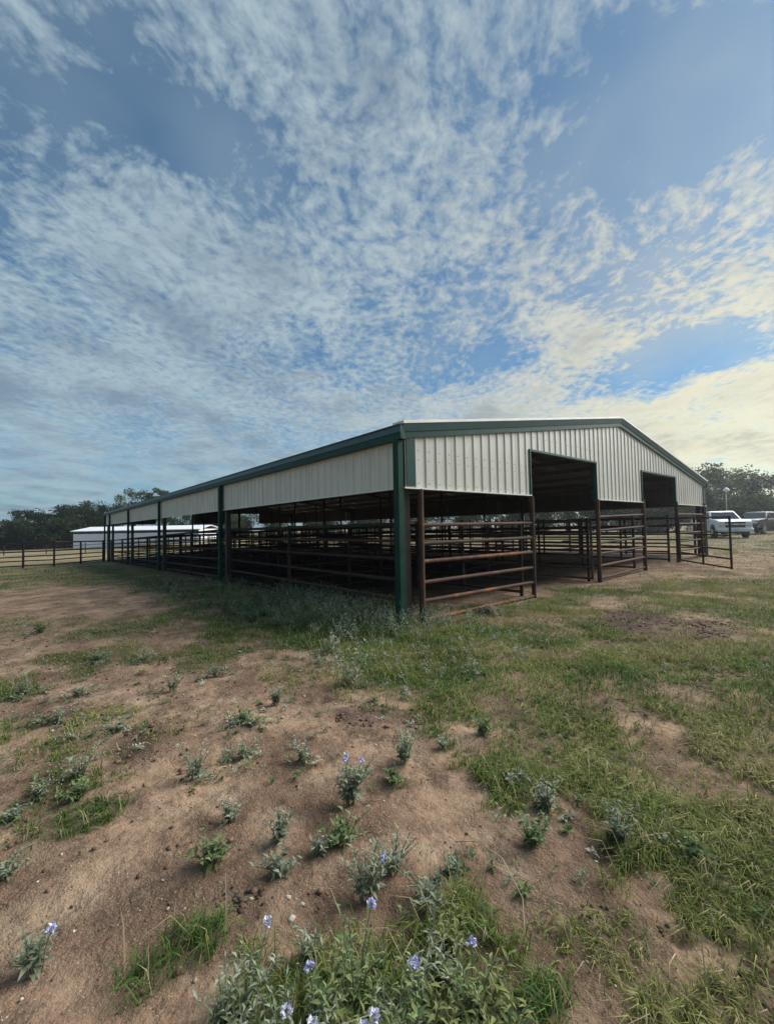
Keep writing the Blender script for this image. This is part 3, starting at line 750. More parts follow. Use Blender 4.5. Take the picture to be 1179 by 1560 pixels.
# ------------------------------------------------------------------ trees
def make_tree(x, y, h, r, seed, label, dark=1.0, group=None, bare=.0, leaf=.36, clumps=64, per=120, low=.10):
    rg = random.Random(seed); nr = np.random.default_rng(seed); g = gzf(x, y)
    root = tag(empty('oak_tree', (x, y, g)), label, 'tree', group)
    m = MB(); lean = rg.uniform(-.4, .4)
    hub = Vector((lean, rg.uniform(-.3, .3), h*.42))
    m.tube([(0, 0, -.3), (lean*.4, 0, h*.2), hub], [h*.045, h*.034, h*.024], 8)
    cs = []
    for k in range(clumps):
        a = rg.uniform(0, 6.283); q = rg.random()**.55; t = rg.random()
        zz = h*(low+(.96-low)*t); rw = r*math.sqrt(max(.05, 1-((t-.42)/.70)**2))
        c = Vector((math.cos(a)*rw*q, math.sin(a)*rw*q, zz+rg.uniform(-.3, .3))); cs.append(c)
    for c in cs[:11]:
        mid = hub.lerp(c, .5)+Vector((rg.uniform(-.3, .3), rg.uniform(-.3, .3), -.15))
        m.tube([hub*.9, mid, c], [h*.018, h*.010, h*.004], 5)
    m.build('trunk', M['bark'], root, True)
    C0 = np.array([tuple(c) for c in cs]); n = clumps*per
    ci = np.repeat(np.arange(clumps), per); cr = nr.uniform(.17, .32, clumps)*r
    off = nr.normal(size=(n, 3)); off /= np.linalg.norm(off, axis=1)[:, None]; off *= (nr.random(n)**.45)[:, None]*cr[ci][:, None]*np.array([1.15, 1.15, .8])
    P = C0[ci]+off
    a = nr.normal(size=(n, 3)); a /= np.linalg.norm(a, axis=1)[:, None]; b = np.cross(a, nr.normal(size=(n, 3))); b /= np.linalg.norm(b, axis=1)[:, None]
    s = nr.uniform(.5, 1.2, n)[:, None]*leaf
    V = np.stack([P-a*s*.5, P+b*s*.28, P+a*s*.55, P-b*s*.28], 1).reshape(-1, 3)
    base = np.array([.052, .078, .032])*dark
    cl = base*(nr.uniform(.7, 1.3, clumps)[ci]*nr.uniform(.75, 1.25, n))[:, None]
    cl[:, 0] *= nr.uniform(.85, 1.3, n)
    me = np_mesh('crown', V, np.arange(4*n).reshape(n, 4), M['leaf'], np.repeat(cl, 4, 0))
    link('crown', me, None, root)
LT = 'dark oak in the tree group behind the white shed'
for i, (x, y, h, r) in enumerate([(-5.2, 88, 6.4, 3.0), (-1.5, 90, 6.7, 3.8), (1.5, 86, 7.2, 3.6), (4.2, 90, 7.7, 4.0), (6.5, 86, 7.0, 3.6), (-8.8, 88, 3.4, 3.2), (-5.5, 84, 4.4, 3.8), (-1, 83, 4.6, 4), (3, 84, 4.8, 4), (-20, 92, 4.2, 4.2), (-30, 94, 5, 4.4), (-40, 92, 6.5, 5)]):
    make_tree(x, y, h, r, 20+i, LT if h > 6 else 'low bushy oak filling in under the dark oaks behind the white shed', group='oaks behind the white shed', dark=.62)  # leaf colour lowered: backlit silhouette painted into these crowns
make_tree(10.0, 84, 9.6, 3.7, 60, 'tall loose-crowned oak rising above the far end of the barn roof', clumps=40, per=90, low=.35)
make_tree(13.8, 83, 10.0, 2.4, 61, 'tall slim oak with an open crown over the barn roof edge', clumps=30, per=85, low=.35)
RT = 'hazy green oak in the wood behind the parked pickup'
for i, (x, y, h, r) in enumerate([(66, 12, 9.0, 4.8), (62, 18, 8.0, 4.6), (72, 5.5, 7.4, 5.0), (70, -1, 7.0, 5.0), (69, 21, 9.6, 4.8), (76, 11, 8.6, 5.2), (66, -9, 8.4, 5.2), (80, 0, 8.8, 5.4), (58, 27, 10.5, 5), (72, -18, 10, 5.4), (64, 34, 9.5, 5), (59, 42, 9.5, 5), (57, 21, 4.5, 4), (58, 14, 4.2, 4), (60, 6, 4.0, 4), (62, -3, 4.2, 4), (56, 33, 4.5, 4.2), (61, -12, 4.4, 4.2)]):
    make_tree(x, y, h, r, 80+i, RT if h > 6 else 'low bushy oak at the edge of the wood behind the parked pickup', dark=1.05, group='oaks behind the parked pickup')
BT = 'oak in the far tree line seen low through the open barn'
for i, (x, y, h, r) in enumerate([(26, 92, 7, 4.4), (38, 86, 7.8, 4.6), (44, 74, 7.2, 4.6), (50, 64, 8.5, 5), (54, 54, 8.0, 4.6), (33, 98, 7, 4.5), (60, 48, 7.0, 5), (47, 80, 6.0, 4.6), (52, 70, 5.5, 4.4), (56, 60, 5.5, 4.4), (20, 96, 6, 4.4), (30, 90, 5, 4.2)]):
    make_tree(x, y, h, r, 120+i, BT if h > 6.5 else 'low bushy oak in the far tree line seen through the open barn', group='far trees seen through the barn')

# ------------------------------------------------------------------ vehicles and yard lamp
def m_paint(name, c, rough=.28, dust=.35, coat=.4):
    m, t, b = material(name); p = t.node('ShaderNodeTexCoord').outputs['Object']
    dirt = t.smooth(t.noise(p, 2.2, 5, .65), .5, .8, 0, dust)
    t.put(b.inputs['Base Color'], t.mix(dirt, c, (.30, .25, .19))); b.inputs['Roughness'].default_value = rough
    b.inputs['Coat Weight'].default_value = coat
    return m
M['white_paint'] = m_paint('white_paint', (.72, .73, .75))
M['dark_paint'] = m_paint('dark_green_paint', (.020, .027, .025), .45, .08, 0.0)
M['glass'] = m_noisy('tinted_glass', (.045, .052, .058), (.045, .052, .058), 0, .08, spec=1.0)
M['rubber'] = m_noisy('tyre_rubber', (.018, .018, .018), (.035, .032, .03), 8, .85)
M['chrome'] = m_noisy('chrome', (.62, .63, .64), (.5, .5, .5), 4, .22, .9)
M['black'] = m_noisy('black_plastic', (.02, .02, .021), (.03, .03, .03), 5, .5)
M['lamp_clear'] = m_noisy('headlight_lens', (.55, .58, .60), (.7, .72, .74), 12, .12)
M['amber'] = m_noisy('amber_lens', (.5, .17, .03), (.5, .17, .03), 0, .3)
M['plate'] = m_noisy('plate_white', (.6, .6, .6), (.5, .5, .5), 20, .5)
def solid(name, prof, w0, w1, mat, parent, bev=.05, zs=None):
    """side profile (x, z) extruded across the width; half-width runs from w0 at the lowest to w1 at the highest point"""
    zmin = min(p[1] for p in prof); zmax = max(p[1] for p in prof); V = []; k = len(prof)
    for s in (-1, 1):
        for x, z in prof:
            t = (z-zmin)/(zmax-zmin); V.append((x, s*(w0+(w1-w0)*t), z))
    Fc = [tuple(range(k)), tuple(range(2*k-1, k-1, -1))]+[((i+1) % k, i, k+i, k+(i+1) % k) for i in range(k)]
    o = link(name, mesh(name, V, Fc), mat, parent)
    if bev:
        b = o.modifiers.new('bevel', 'BEVEL'); b.width = bev; b.segments = 3; b.limit_method = 'ANGLE'; b.angle_limit = rad(25)
        o.data.polygons.foreach_set('use_smooth', [True]*len(o.data.polygons))
    return o
def quad_plate(name, pts, th, mat, parent):
    a, b, c = Vector(pts[0]), Vector(pts[1]), Vector(pts[2]); n = (b-a).cross(c-a).normalized()*th; k = len(pts)
    V = [tuple(Vector(p)-n) for p in pts]+[tuple(Vector(p)+n) for p in pts]
    Fc = [tuple(reversed(range(k))), tuple(k+i for i in range(k))]+[(i, (i+1) % k, k+(i+1) % k, k+i) for i in range(k)]
    return link(name, mesh(name, V, Fc), mat, parent)
def make_pickup(loc, heading, paint, label, group=None):
    root = tag(empty('pickup_truck', loc, heading), label, 'pickup')
    # lower body with hood and bed sides
    body = solid('body', [(-2.85, .62), (-2.85, 1.28), (-1.0, 1.30), (1.20, 1.30), (1.55, 1.33), (2.50, 1.27), (2.80, 1.16), (2.84, .62), (2.45, .50), (-2.5, .50)], .96, .97, paint, root, .06)
    MB().box((-2.76, -.82, 1.0), (-1.06, .82, 1.315)).build('bed_liner', M['black'], body)
    cab = solid('cab', [(-1.05, 1.27), (-.86, 1.86), (-.70, 1.92), (.42, 1.93), (.60, 1.88), (1.36, 1.27)], .95, .74, paint, root, .06)
    y = lambda z: .95+(.74-.95)*(z-1.27)/(1.93-1.27)
    for s in (-1, 1):
        def W(*ps): return [(x, s*(y(z)+.004), z) for x, z in ps][::s]
        quad_plate('window', W((.38, 1.34), (1.06, 1.34), (.55, 1.80), (.38, 1.83)), .006, M['glass'], cab)
        quad_plate('window', W((-.40, 1.34), (.28, 1.34), (.28, 1.83), (-.40, 1.83)), .006, M['glass'], cab)
        quad_plate('window', W((-.92, 1.36), (-.48, 1.34), (-.48, 1.82), (-.78, 1.80)), .006, M['glass'], cab)
        m = MB(); m.box((.88, s*1.0-.03, 1.30), (1.02, s*1.0+.16*s+.0, 1.50)) if s > 0 else m.box((.88, s*1.16, 1.30), (1.02, s*1.0, 1.50))
        m.build('mirror', M['black'], root)
        for x in (1.82, -1.78):
            a = MB(); pts = []
            for k in range(13):
                t = math.pi*k/12; pts.append((x+math.cos(t)*.47, s*.972, .56+math.sin(t)*.43))
            quad_plate('wheel_arch', pts[::-s], .008, M['black'], root)
            wr = link('wheel', bpy.data.meshes.new('wheel'), None, root, loc=(x, s*.90, .40))
            t_ = MB().tube([(0, -.13, 0), (0, -.11, 0), (0, .11, 0), (0, .13, 0)], [.33, .40, .40, .33], 28)
            wr.data = mesh('wheel', t_.v, t_.f, True, M['rubber'])
            MB().tube([(0, s*.132, 0), (0, s*.140, 0)], [.25, .22], 20).build('rim', M['chrome'], wr)
            MB().tube([(0, s*.141, 0), (0, s*.155, 0)], [.07, .06], 10).build('hub', M['black'], wr)
        for x in (.30, -.44): MB().box((x-.12 if s > 0 else x-.12, s*.975-.012, 1.12), (x+.04, s*.975+.012, 1.155)).build('door_handle', M['chrome'], root)
        for x in (1.10, .33, -.45, -1.02): MB().box((x-.006, s*.969-.006, .62), (x+.006, s*.969+.006, 1.27)).build('door_seam', M['black'], root)
        hl = quad_plate('headlight', [(2.80, s*.93, .94), (2.80, s*.58, .94), (2.79, s*.58, 1.15), (2.72, s*.95, 1.15)][::s], .05, M['lamp_clear'], root)
        quad_plate('turn_lamp', [(2.855, s*.93, .845), (2.86, s*.62, .845), (2.86, s*.62, .885), (2.85, s*.93, .885)][::s], .012, M['amber'], hl)
        MB().box((-2.90, s*.86-.08, .85), (-2.84, s*.86+.08, 1.22)).build('tail_lamp', M['amber'], root)
    zt, zb = 1.84, 1.34; xt, xb = .66, 1.285
    quad_plate('windshield', [(xb, -y(zb)+.10, zb), (xb, y(zb)-.10, zb), (xt, y(zt)-.10, zt), (xt, -y(zt)+.10, zt)], .012, M['glass'], cab)
    quad_plate('rear_window', [(-1.04, .66, 1.36), (-1.04, -.66, 1.36), (-.885, -.60, 1.80), (-.885, .60, 1.80)], .012, M['glass'], cab)
    gr = MB().box((2.80, -.56, .74), (2.85, .56, 1.14)).build('grille', M['black'], root)
    MB().box((2.852, -.57, .925), (2.875, .57, 1.01)).build('grille_bar', M['chrome'], gr)
    for z in (.735, 1.12): MB().box((2.852, -.55, z), (2.872, .55, z+.025)).build('grille_bar', M['chrome'], gr)
    MB().box((2.876, -.12, .94), (2.884, .12, .99)).build('badge', M['plate'], gr)
    bp = solid('front_bumper', [(2.66, .46), (2.66, .70), (2.93, .70), (2.97, .62), (2.93, .46)], .98, .98, paint, root, .03)
    MB().box((2.80, -.62, .33), (2.92, .62, .455)).build('air_dam', M['black'], bp)
    MB().box((2.975, -.15, .52), (2.985, .15, .66)).build('licence_plate', M['plate'], bp)
    solid('rear_bumper', [(-2.98, .50), (-2.98, .66), (-2.80, .66), (-2.80, .50)], .95, .95, M['chrome'], root, .02)
    MB().box((-2.5, -.6, .34), (2.5, .6, .52)).build('chassis', M['black'], root)
    for k in range(6): MB().box((.98, -.45+.18*k-.01, 1.305), (1.34, -.45+.18*k+.01, 1.312)).build('cowl_vent', M['black'], body)
    return root
tx, ty = 34.9, 3.75
make_pickup((tx, ty, gzf(tx, ty)), rad(210), M['white_paint'], 'white crew-cab pickup parked on the grass beyond the barn corner')
tx, ty = 45.0, 3.0
make_pickup((tx, ty, gzf(tx, ty)+.02), rad(168), M['dark_paint'], 'dark green pickup parked behind the white one, partly hidden')
def make_lamp(x, y):
    g = gzf(x, y); root = tag(empty('yard_lamp', (x, y, g)), 'white yard lamp on a thin pole behind the white pickup', 'lamp')
    mm = m_noisy('lamp_pole_grey', (.42, .43, .42), (.34, .35, .34), 5, .5)
    MB().tube([(0, 0, -.3), (0, 0, 4.1)], [.05, .04], 8).build('pole', mm, root, True)
    arm = MB().tube([(0, 0, 4.0), (-.1, -.1, 4.3), (-.28, -.1, 4.42)], [.03, .03, .03], 6).build('arm', mm, root, True)
    MB().tube([(-.3, -.1, 4.28), (-.3, -.1, 4.34), (-.3, -.1, 4.5), (-.3, -.1, 4.62)], [.30, .30, .20, .06], 12).build('lamp_head', M['shed'], root, True)
    MB().tube([(-.3, -.1, 4.16), (-.3, -.1, 4.275)], [.14, .22], 12).build('lens', M['lamp_clear'], root, True)
make_lamp(50.5, 6.35)

# ------------------------------------------------------------------ grass blades
def blades(name, label, boxes, seed, seg2):
    """boxes: list of (n candidates, rmin, rmax, blade width, length scale) rings round the camera foot"""
    nr = np.random.default_rng(seed); VV = []; FF = []; CC = []; base = 0
    for n, r0, r1, bw, ls, a0, a1 in boxes:
        r = np.sqrt(nr.uniform(r0**2, r1**2, n)); a = nr.uniform(a0, a1, n)          # angle from +Y towards +X
        x = CAM.x+np.sin(a)*r; y = CAM.y+np.cos(a)*r
        # tuft: pull candidates together
        gx = np.round(x/.085); gy = np.round(y/.085); jx = (vnoise(gx*1.37+.5, gy*2.11+.5, 3)-.5)*.08; jy = (vnoise(gx*2.77+.5, gy*1.91+.5, 4)-.5)*.08
        pull = .30*np.minimum(1, 3.0/r)
        x = x*(1-pull)+(gx*.085+jx)*pull; y = y*(1-pull)+(gy*.085+jy)*pull
        v, h, g = grass_field(x, y)
        v = v*(.40+.60*ss(.33, .58, fbm(x*5, y*5, 41, 3)))
        keep = nr.random(n) < v**1.1
        x, y, h, g = x[keep], y[keep], h[keep], g[keep]; m = len(x)
        if not m: continue
        z = gnd(x, y)-.012
        L = h*ls*nr.uniform(.45, 1.5, m)*(.55+.9*fbm(x*3, y*3, 51, 3)); tall = nr.random(m) < (.012 if r0 < 7 else .0); L = np.where(tall, L*2.3, L); th = nr.uniform(0, 2*np.pi, m); bend = nr.uniform(.35, 1.6, m)
        dx, dy = np.cos(th), np.sin(th); sx, sy = -dy*bw*nr.uniform(.6, 1.3, m), dx*bw*nr.uniform(.6, 1.3, m)
        p0 = np.stack([x, y, z], 1); S = np.stack([sx, sy, np.zeros(m)], 1)
        mid = p0+np.stack([dx*L*.28*bend, dy*L*.28*bend, L*.62], 1); tip = p0+np.stack([dx*L*.85*bend, dy*L*.85*bend, L*np.maximum(.15, 1.05-.5*bend)], 1)
        t = np.clip(g+.12+(fbm(x*1.1, y*1.1, 61, 3)-.5)*2.0+nr.normal(0, .22, m), 0, 1)[:, None]
        dry = np.array([.34, .305, .140]); ol = np.array([.205, .240, .066]); gr = np.array([.090, .160, .042])
        c = np.where(t < .5, dry*(1-t*2)+ol*t*2, ol*(2-t*2)+gr*(t*2-1))*(nr.uniform(.6, 1.3, m)*(.65+.7*fbm(x*2.3, y*2.3, 67, 3)))[:, None]
        c[nr.random(m) < .07] = np.array([.34, .28, .17])
        c[tall] = np.array([.33, .28, .17])
        if seg2:
            V = np.stack([p0-S, p0+S, mid-S*.75, mid+S*.75, tip], 1).reshape(-1, 3); i = base+np.arange(m)[:, None]*5
            FF.append(np.concatenate([i+[[0, 1, 3]], i+[[0, 3, 2]], i+[[2, 3, 4]]], 0)); k = 5
        else:
            V = np.stack([p0-S, p0+S, tip], 1).reshape(-1, 3); i = base+np.arange(m)[:, None]*3; FF.append(i+[[0, 1, 2]]); k = 3
        VV.append(V); CC.append(np.repeat(c, k, 0)); base += m*k
    me = np_mesh(name, np.concatenate(VV), np.concatenate(FF), M['blade'], np.concatenate(CC))
    tag(link(name, me), label, 'grass', kind='stuff'); print(name, len(me.polygons))
A0, A1 = rad(-14), rad(94)
blades('grass', 'short tufted grass and turf growing in patches on the sandy ground', [
    (230000, .7, 2.6, .0020, .85, A0, A1), (430000, 2.6, 6.5, .0028, .85, A0, A1)], 1, True)
blades('pasture_grass', 'olive pasture grass round the barn and out to the parked pickup', [
    (420000, 6.5, 12., .0055, .95, A0, A1), (300000, 12, 25, .011, 1.0, A0, A1), (120000, 25, 48, .028, 1.2, A0, A1)], 2, False)

# ------------------------------------------------------------------ weeds
def leaf_set(nr, P, D, N, L, Wd, col):
    """folded lance-shaped leaves: P base, D direction, N up, arrays"""
    n = len(P); S = np.cross(D, N); S /= np.linalg.norm(S, axis=1)[:, None]+1e-9; U = np.cross(S, D)
    L = L[:, None]; Wd = Wd[:, None]
    a = P; m1 = P+D*L*.45+U*L*.06; tip = P+D*L-U*L*.16
    l = m1+S*Wd*.5+U*Wd*.22; r = m1-S*Wd*.5+U*Wd*.22
    V = np.stack([a, l, tip, m1, r], 1).reshape(-1, 3); i = np.arange(n)[:, None]*5
    F3 = np.concatenate([i+[[0, 3, 1]], i+[[1, 3, 2]], i+[[0, 4, 3]], i+[[3, 4, 2]]], 0)
    return V, F3, np.repeat(col, 5, 0)
NARROW = 1.0
def weed_arrays(nr, h, stems, leaves, leaf_len, col, spread=.5, tipcol=None):
    V = []; Fc = []; C = []; b = 0; SV = MB(); tops = []
    for s in range(stems):
        az = nr.uniform(0, 2*np.pi); out = nr.uniform(.12, 1)*spread*h; hh = h*nr.uniform(.6, 1.0)
        o = np.array([np.cos(az), np.sin(az), 0]); start = o*nr.uniform(0, .10)*h
        top = start+o*out+np.array([0, 0, hh]); midp = start+o*out*.35+np.array([0, 0, hh*.55])
        SV.tube([tuple(start-np.array([0, 0, .03])), tuple(midp), tuple(top)], [.0028, .0022, .0014], 4); tops.append(top)
        n = max(3, int(leaves*nr.uniform(.8, 1.2))); t = np.linspace(.16, 1.0, n)+nr.uniform(-.03, .03, n)
        t = np.clip(t, .05, 1)[:, None]
        P = (1-t)**2*start+2*t*(1-t)*(2*midp-.5*start-.5*top)+t**2*top
        ph = np.arange(n)*2.4+nr.uniform(0, 6); el = nr.uniform(-.15, .75, n)+t[:, 0]*.35
        D = np.stack([np.cos(ph)*np.cos(el), np.sin(ph)*np.cos(el), np.sin(el)], 1)
        Lf = leaf_len*nr.uniform(.6, 1.2, n)*(1.12-.55*t[:, 0]); Wf = Lf*nr.uniform(.32, .48, n)*NARROW
        N = np.tile([0, 0, 1.], (n, 1))+nr.normal(0, .15, (n, 3))
        c = np.tile(col, (n, 1))*nr.uniform(.7, 1.3, (n, 1))
        if tipcol is not None: c = c*(1-t**3)+np.array(tipcol)*t**3
        v, f, cc = leaf_set(nr, P, D, N, Lf, Wf, c); V.append(v); Fc.append(f+b); C.append(cc); b += len(v)
    return np.concatenate(V), np.concatenate(Fc), np.concatenate(C), SV, tops
M['stalk'] = m_noisy('weed_stalk', (.12, .14, .07), (.17, .15, .09), 30, .7)
M['petal'] = m_noisy('lavender_petal', (.44, .43, .70), (.58, .56, .78), 60, .6)
M['petal_pale'] = m_noisy('pale_lilac_petal', (.60, .60, .74), (.68, .68, .76), 60, .6)
def flower_mesh(seed, r, mat):
    nr = np.random.default_rng(seed); n = 26
    d = nr.normal(size=(n, 3)); d[:, 2] = np.abs(d[:, 2])*.9-.25; d /= np.linalg.norm(d, axis=1)[:, None]
    V, Fc, C = leaf_set(nr, d*r*.35, d+nr.normal(0, .15, (n, 3)), nr.normal(size=(n, 3)), np.full(n, r*.8), np.full(n, r*.75), np.ones((n, 3)))
    return np_mesh('flower', V, Fc, mat)
FLOW = [flower_mesh(5+k, .015, M['petal'] if k < 3 else M['petal_pale']) for k in range(4)]
GREY = np.array([.225, .255, .175]); GRN = np.array([.150, .195, .088]); PALE = np.array([.37, .39, .30])
def weed(x, y, h, style, seed, label, group=None, flowers=0, col=None, stems=None, leaf=None, spread=.5, fl=None):
    nr = np.random.default_rng(seed); z = float(gnd(x, y))-.01
    root = tag(empty('flowering_weed' if flowers else 'weed_plant', (x, y, z), nr.uniform(0, 6.28)), label, 'weed', group)
    global NARROW; NARROW = .72 if y < -3.1 and x < -2.9 else 1.0
    c = col if col is not None else GREY*nr.uniform(.85, 1.15)
    st = stems or int(np.clip(8+h*40, 9, 18))
    V, Fc, C, SV, tops = weed_arrays(nr, h, st, 10 if h < .15 else 14, leaf or (.032+h*.10), c, spread, PALE if style == 1 else c*1.25)
    SV.build('stalk', M['stalk'], root)
    link('foliage', np_mesh('foliage', V, Fc, M['leaf'], C), None, root)
    tops = sorted(tops, key=lambda t: -t[2])
    for k in range(flowers):
        link('flower', FLOW[(seed+k) % 4 if fl is None else fl], None, root, loc=tuple(tops[k]+np.array([0, 0, .006])), rot=(nr.uniform(-.4, .4), nr.uniform(-.4, .4), nr.uniform(0, 6)))
    return root
for i, (x, y, h, s) in enumerate(WEEDS):
    if s == 2:
        lb = {9: 'grey-green weed with lilac flowers alone on bare soil, the bushiest upright one', 16: 'leafy weed with a lavender flower between two bare sandy strips', 21: 'leaning weed with a faded bluish flower on sloping bare sand'}[i]
        weed(x, y, h, 0, 200+i, lb, flowers=3 if i == 9 else 1, stems=15 if i != 21 else 9)
    elif s == 1:
        lb = {5: 'small weed with bleached dry leaves lying beside it on the sand', 30: 'tall pale grey weed at the edge of the bare sand and turf', 31: 'pale-tipped weed at the front of the dark weed bed'}[i]
        weed(x, y, h, 1, 200+i, lb, stems=8)
    else:
        k = i % 4; hv = h*(1.15, .75, 1.0, .9)[k]
        weed(x, y, hv, (0, 0, 1, 0)[k], 200+i, ('upright grey-green weed without flowers sprouting from sandy soil', 'low sprawling grey-green weed lying flat on sandy soil', 'pale-tipped grey weed sprouting from sandy soil', 'bright green broad-leaved weed sprouting from sandy soil')[k], 'small weeds scattered over the sandy soil', spread=(.45, 1.3, .7, 1.0)[k], col=(GREY, GREY*.9, GREY*1.12, GRN)[k], leaf=(.03+h*.09, .036+h*.12, .03+h*.07, .04+h*.12)[k])
FLB = ['tall weed with the largest lavender flower head standing above the clump', 'weed with an upright lavender flower over a dark hollow', 'weed with a half-open pale lilac flower inside the clump', 'weed with one lavender flower at the grassy edge of the clump',
       'weed with a drooping faded violet flower in the clump']
for i, (x, y, h) in enumerate(FRONT):
    if i < 5: weed(x, y, h, 0, 400+i, FLB[i], flowers=1, col=GRN*1.3, stems=9, leaf=.045, spread=.42, fl=(0, 1, 3, 2, 2)[i])
    elif i < 9: weed(x, y, h, 1, 400+i, 'weed with small pale lilac buds low in the dense flowering clump', 'budding weeds of the flowering clump', flowers=1, col=GRN*1.2, stems=9, leaf=.042, spread=.6, fl=3)
    else: weed(x, y, h*(.7, 1.2, 1.0)[i % 3], (0, 1, 0)[i % 3], 400+i, ('short ', 'taller ', 'yellowish ')[i % 3]+'leafy green weed without flowers packed into the dense flowering clump', 'leafy weeds of the flowering clump', col=GRN*np.array([(.95, 1, 1), (1.0, 1.0, 1.0), (1.35, 1.15, 1.0)][i % 3]), stems=10, leaf=(.036, .045, .05)[i % 3], spread=(1.1, .6, .8)[i % 3])
def weed_bed():
    global NARROW; NARROW = 1.0
    nr = np.random.default_rng(77); xs = [p[0] for p in WEEDZONE]; ys = [p[1] for p in WEEDZONE]; V = []; Fc = []; C = []; b = 0; cnt = 0
    while cnt < 620:
        x = nr.uniform(min(xs), max(xs)); y = nr.uniform(min(ys), max(ys))
        if poly_sd(np.array([x]), np.array([y]), WEEDZONE)[0] > .1 or nr.random() > (.35+.65*(y < 4)): continue
        h = nr.uniform(.16, .42)*(1.0 if x > -.9 else .65)*(1 if y < 5 else .75); far = y > 3
        col = np.array([.095, .155, .078])*nr.uniform(.75, 1.3) if nr.random() < .8 else PALE*.8
        v, f, c, _, _ = weed_arrays(nr, h, 4 if far else 5, 8 if far else 10, .055 if far else .048, col, .6, col*1.35)
        v = v+np.array([x, y, float(gnd(x, y))-.01]); V.append(v); Fc.append(f+b); C.append(c); b += len(v); cnt += 1
    for x, y, hh in [(nr.uniform(-1.1, .1), nr.uniform(-.25, 3.2), nr.uniform(.22, .46)) for _ in range(170)]+[(nr.normal(.05, .35), nr.normal(-.12, .28), nr.uniform(.14, .36)) for _ in range(55)]+[(.45+nr.uniform(-.4, 2.2), nr.uniform(-.6, .1), nr.uniform(.1, .24)) for _ in range(60)]+[(nr.uniform(-1.9, .8), nr.uniform(-2.0, -.3), nr.uniform(.06, .15)) for _ in range(70)]:
        col = (np.array([.085, .150, .062]) if hh > .2 else GREY)*nr.uniform(.7, 1.2) if nr.random() < .85 else PALE
        v, f, c, _, _ = weed_arrays(nr, hh, 4, 8, .042, col, .6, PALE)
        v = v+np.array([x, y, float(gnd(x, y))-.01]); V.append(v); Fc.append(f+b); C.append(c); b += len(v)
    me = np_mesh('weed_bed', np.concatenate(V), np.concatenate(Fc), M['leaf'], np.concatenate(C))
    tag(link('weed_bed', me), 'dense dark green weeds along the foot of the barn side', 'weeds', kind='stuff')
weed_bed()

# ------------------------------------------------------------------ stones, clods, straw, small litter
def lump_arrays(nr, r, sub=1, flat=.6):
    bm = bmesh.new(); bmesh.ops.create_icosphere(bm, subdivisions=sub, radius=1)
    V = np.array([v.co[:] for v in bm.verts]); Fc = np.array([[v.index for v in f.verts] for f in bm.faces]); bm.free()
    V *= nr.uniform(.72, 1.25, (len(V), 1)); V *= np.array([nr.uniform(.8, 1.4), nr.uniform(.7, 1.1), flat*nr.uniform(.7, 1.2)])*r
    a = nr.uniform(0, 6.28); c, s = np.cos(a), np.sin(a); V[:, :2] = V[:, :2]@np.array([[c, -s], [s, c]])
    return V, Fc
for i, (x, y, wd) in enumerate(STONES):
    nr = np.random.default_rng(600+i); V, Fc = lump_arrays(nr, wd*.36, 2, .5)
    o = link('stone', np_mesh('stone', V, Fc, M['stone'], smooth=True), None, None, loc=(x, y, float(gnd(x, y))+wd*.10))
    tag(o, 'small pale stone lying on bare sandy soil', 'stone', 'pale stones on the soil')
def scatter_lumps(name, label, cat, pts, mat, cols, seed, flat=.6):
    nr = np.random.default_rng(seed); V = []; Fc = []; C = []; b = 0; kinds = [lump_arrays(nr, 1, 1, flat) for _ in range(10)]
    P = np.array(pts); zz = gnd(P[:, 0], P[:, 1])
    for i, (x, y, r) in enumerate(pts):
        v, f = kinds[i % 10]; V.append(v*r+np.array([x, y, zz[i]+r*.12])); Fc.append(f+b); b += len(v); C.append(np.tile(cols(nr), (len(v), 1)))
    tag(link(name, np_mesh(name, np.concatenate(V), np.concatenate(Fc), mat, np.concatenate(C))), label, cat, kind='stuff')
nr = np.random.default_rng(9); pts = []
for st, fz, poly in DUNG:
    xs = [p[0] for p in poly]; ys = [p[1] for p in poly]; dist = math.hypot(sum(xs)/len(xs)-CAM.x, sum(ys)/len(ys)-CAM.y)
    for _ in range(int(620*st)):
        x = nr.uniform(min(xs), max(xs)); y = nr.uniform(min(ys), max(ys))
        x += nr.normal(0, .06); y += nr.normal(0, .06)
        if poly_sd(np.array([x]), np.array([y]), poly)[0] < fz*.6 and fbm(np.array([x*6]), np.array([y*6]), 91, 3)[0] > .45: pts.append((x, y, (.0025+.007*nr.random()**2.5)*(1+dist*.22)))
scatter_lumps('dung', 'crumbled dark brown dung in patches on the ground', 'dung', pts, M['lump'], lambda q: np.array([.095, .066, .05])*q.uniform(.6, 1.5), 10)
pts = []
for _ in range(9000):
    r = math.sqrt(nr.uniform(.8, 36)); a = nr.uniform(A0, A1); s = nr.random()
    pts.append((CAM.x+math.sin(a)*r, CAM.y+math.cos(a)*r, (.0016+.0042*s**5)*(1+r*.22)))
scatter_lumps('gravel', 'loose grit and tiny pebbles on the sandy soil', 'gravel', pts, M['lump'], lambda q: (np.array([.46, .38, .28]) if q.random() < .4 else np.array([.17, .11, .075]))*q.uniform(.6, 1.3), 12)
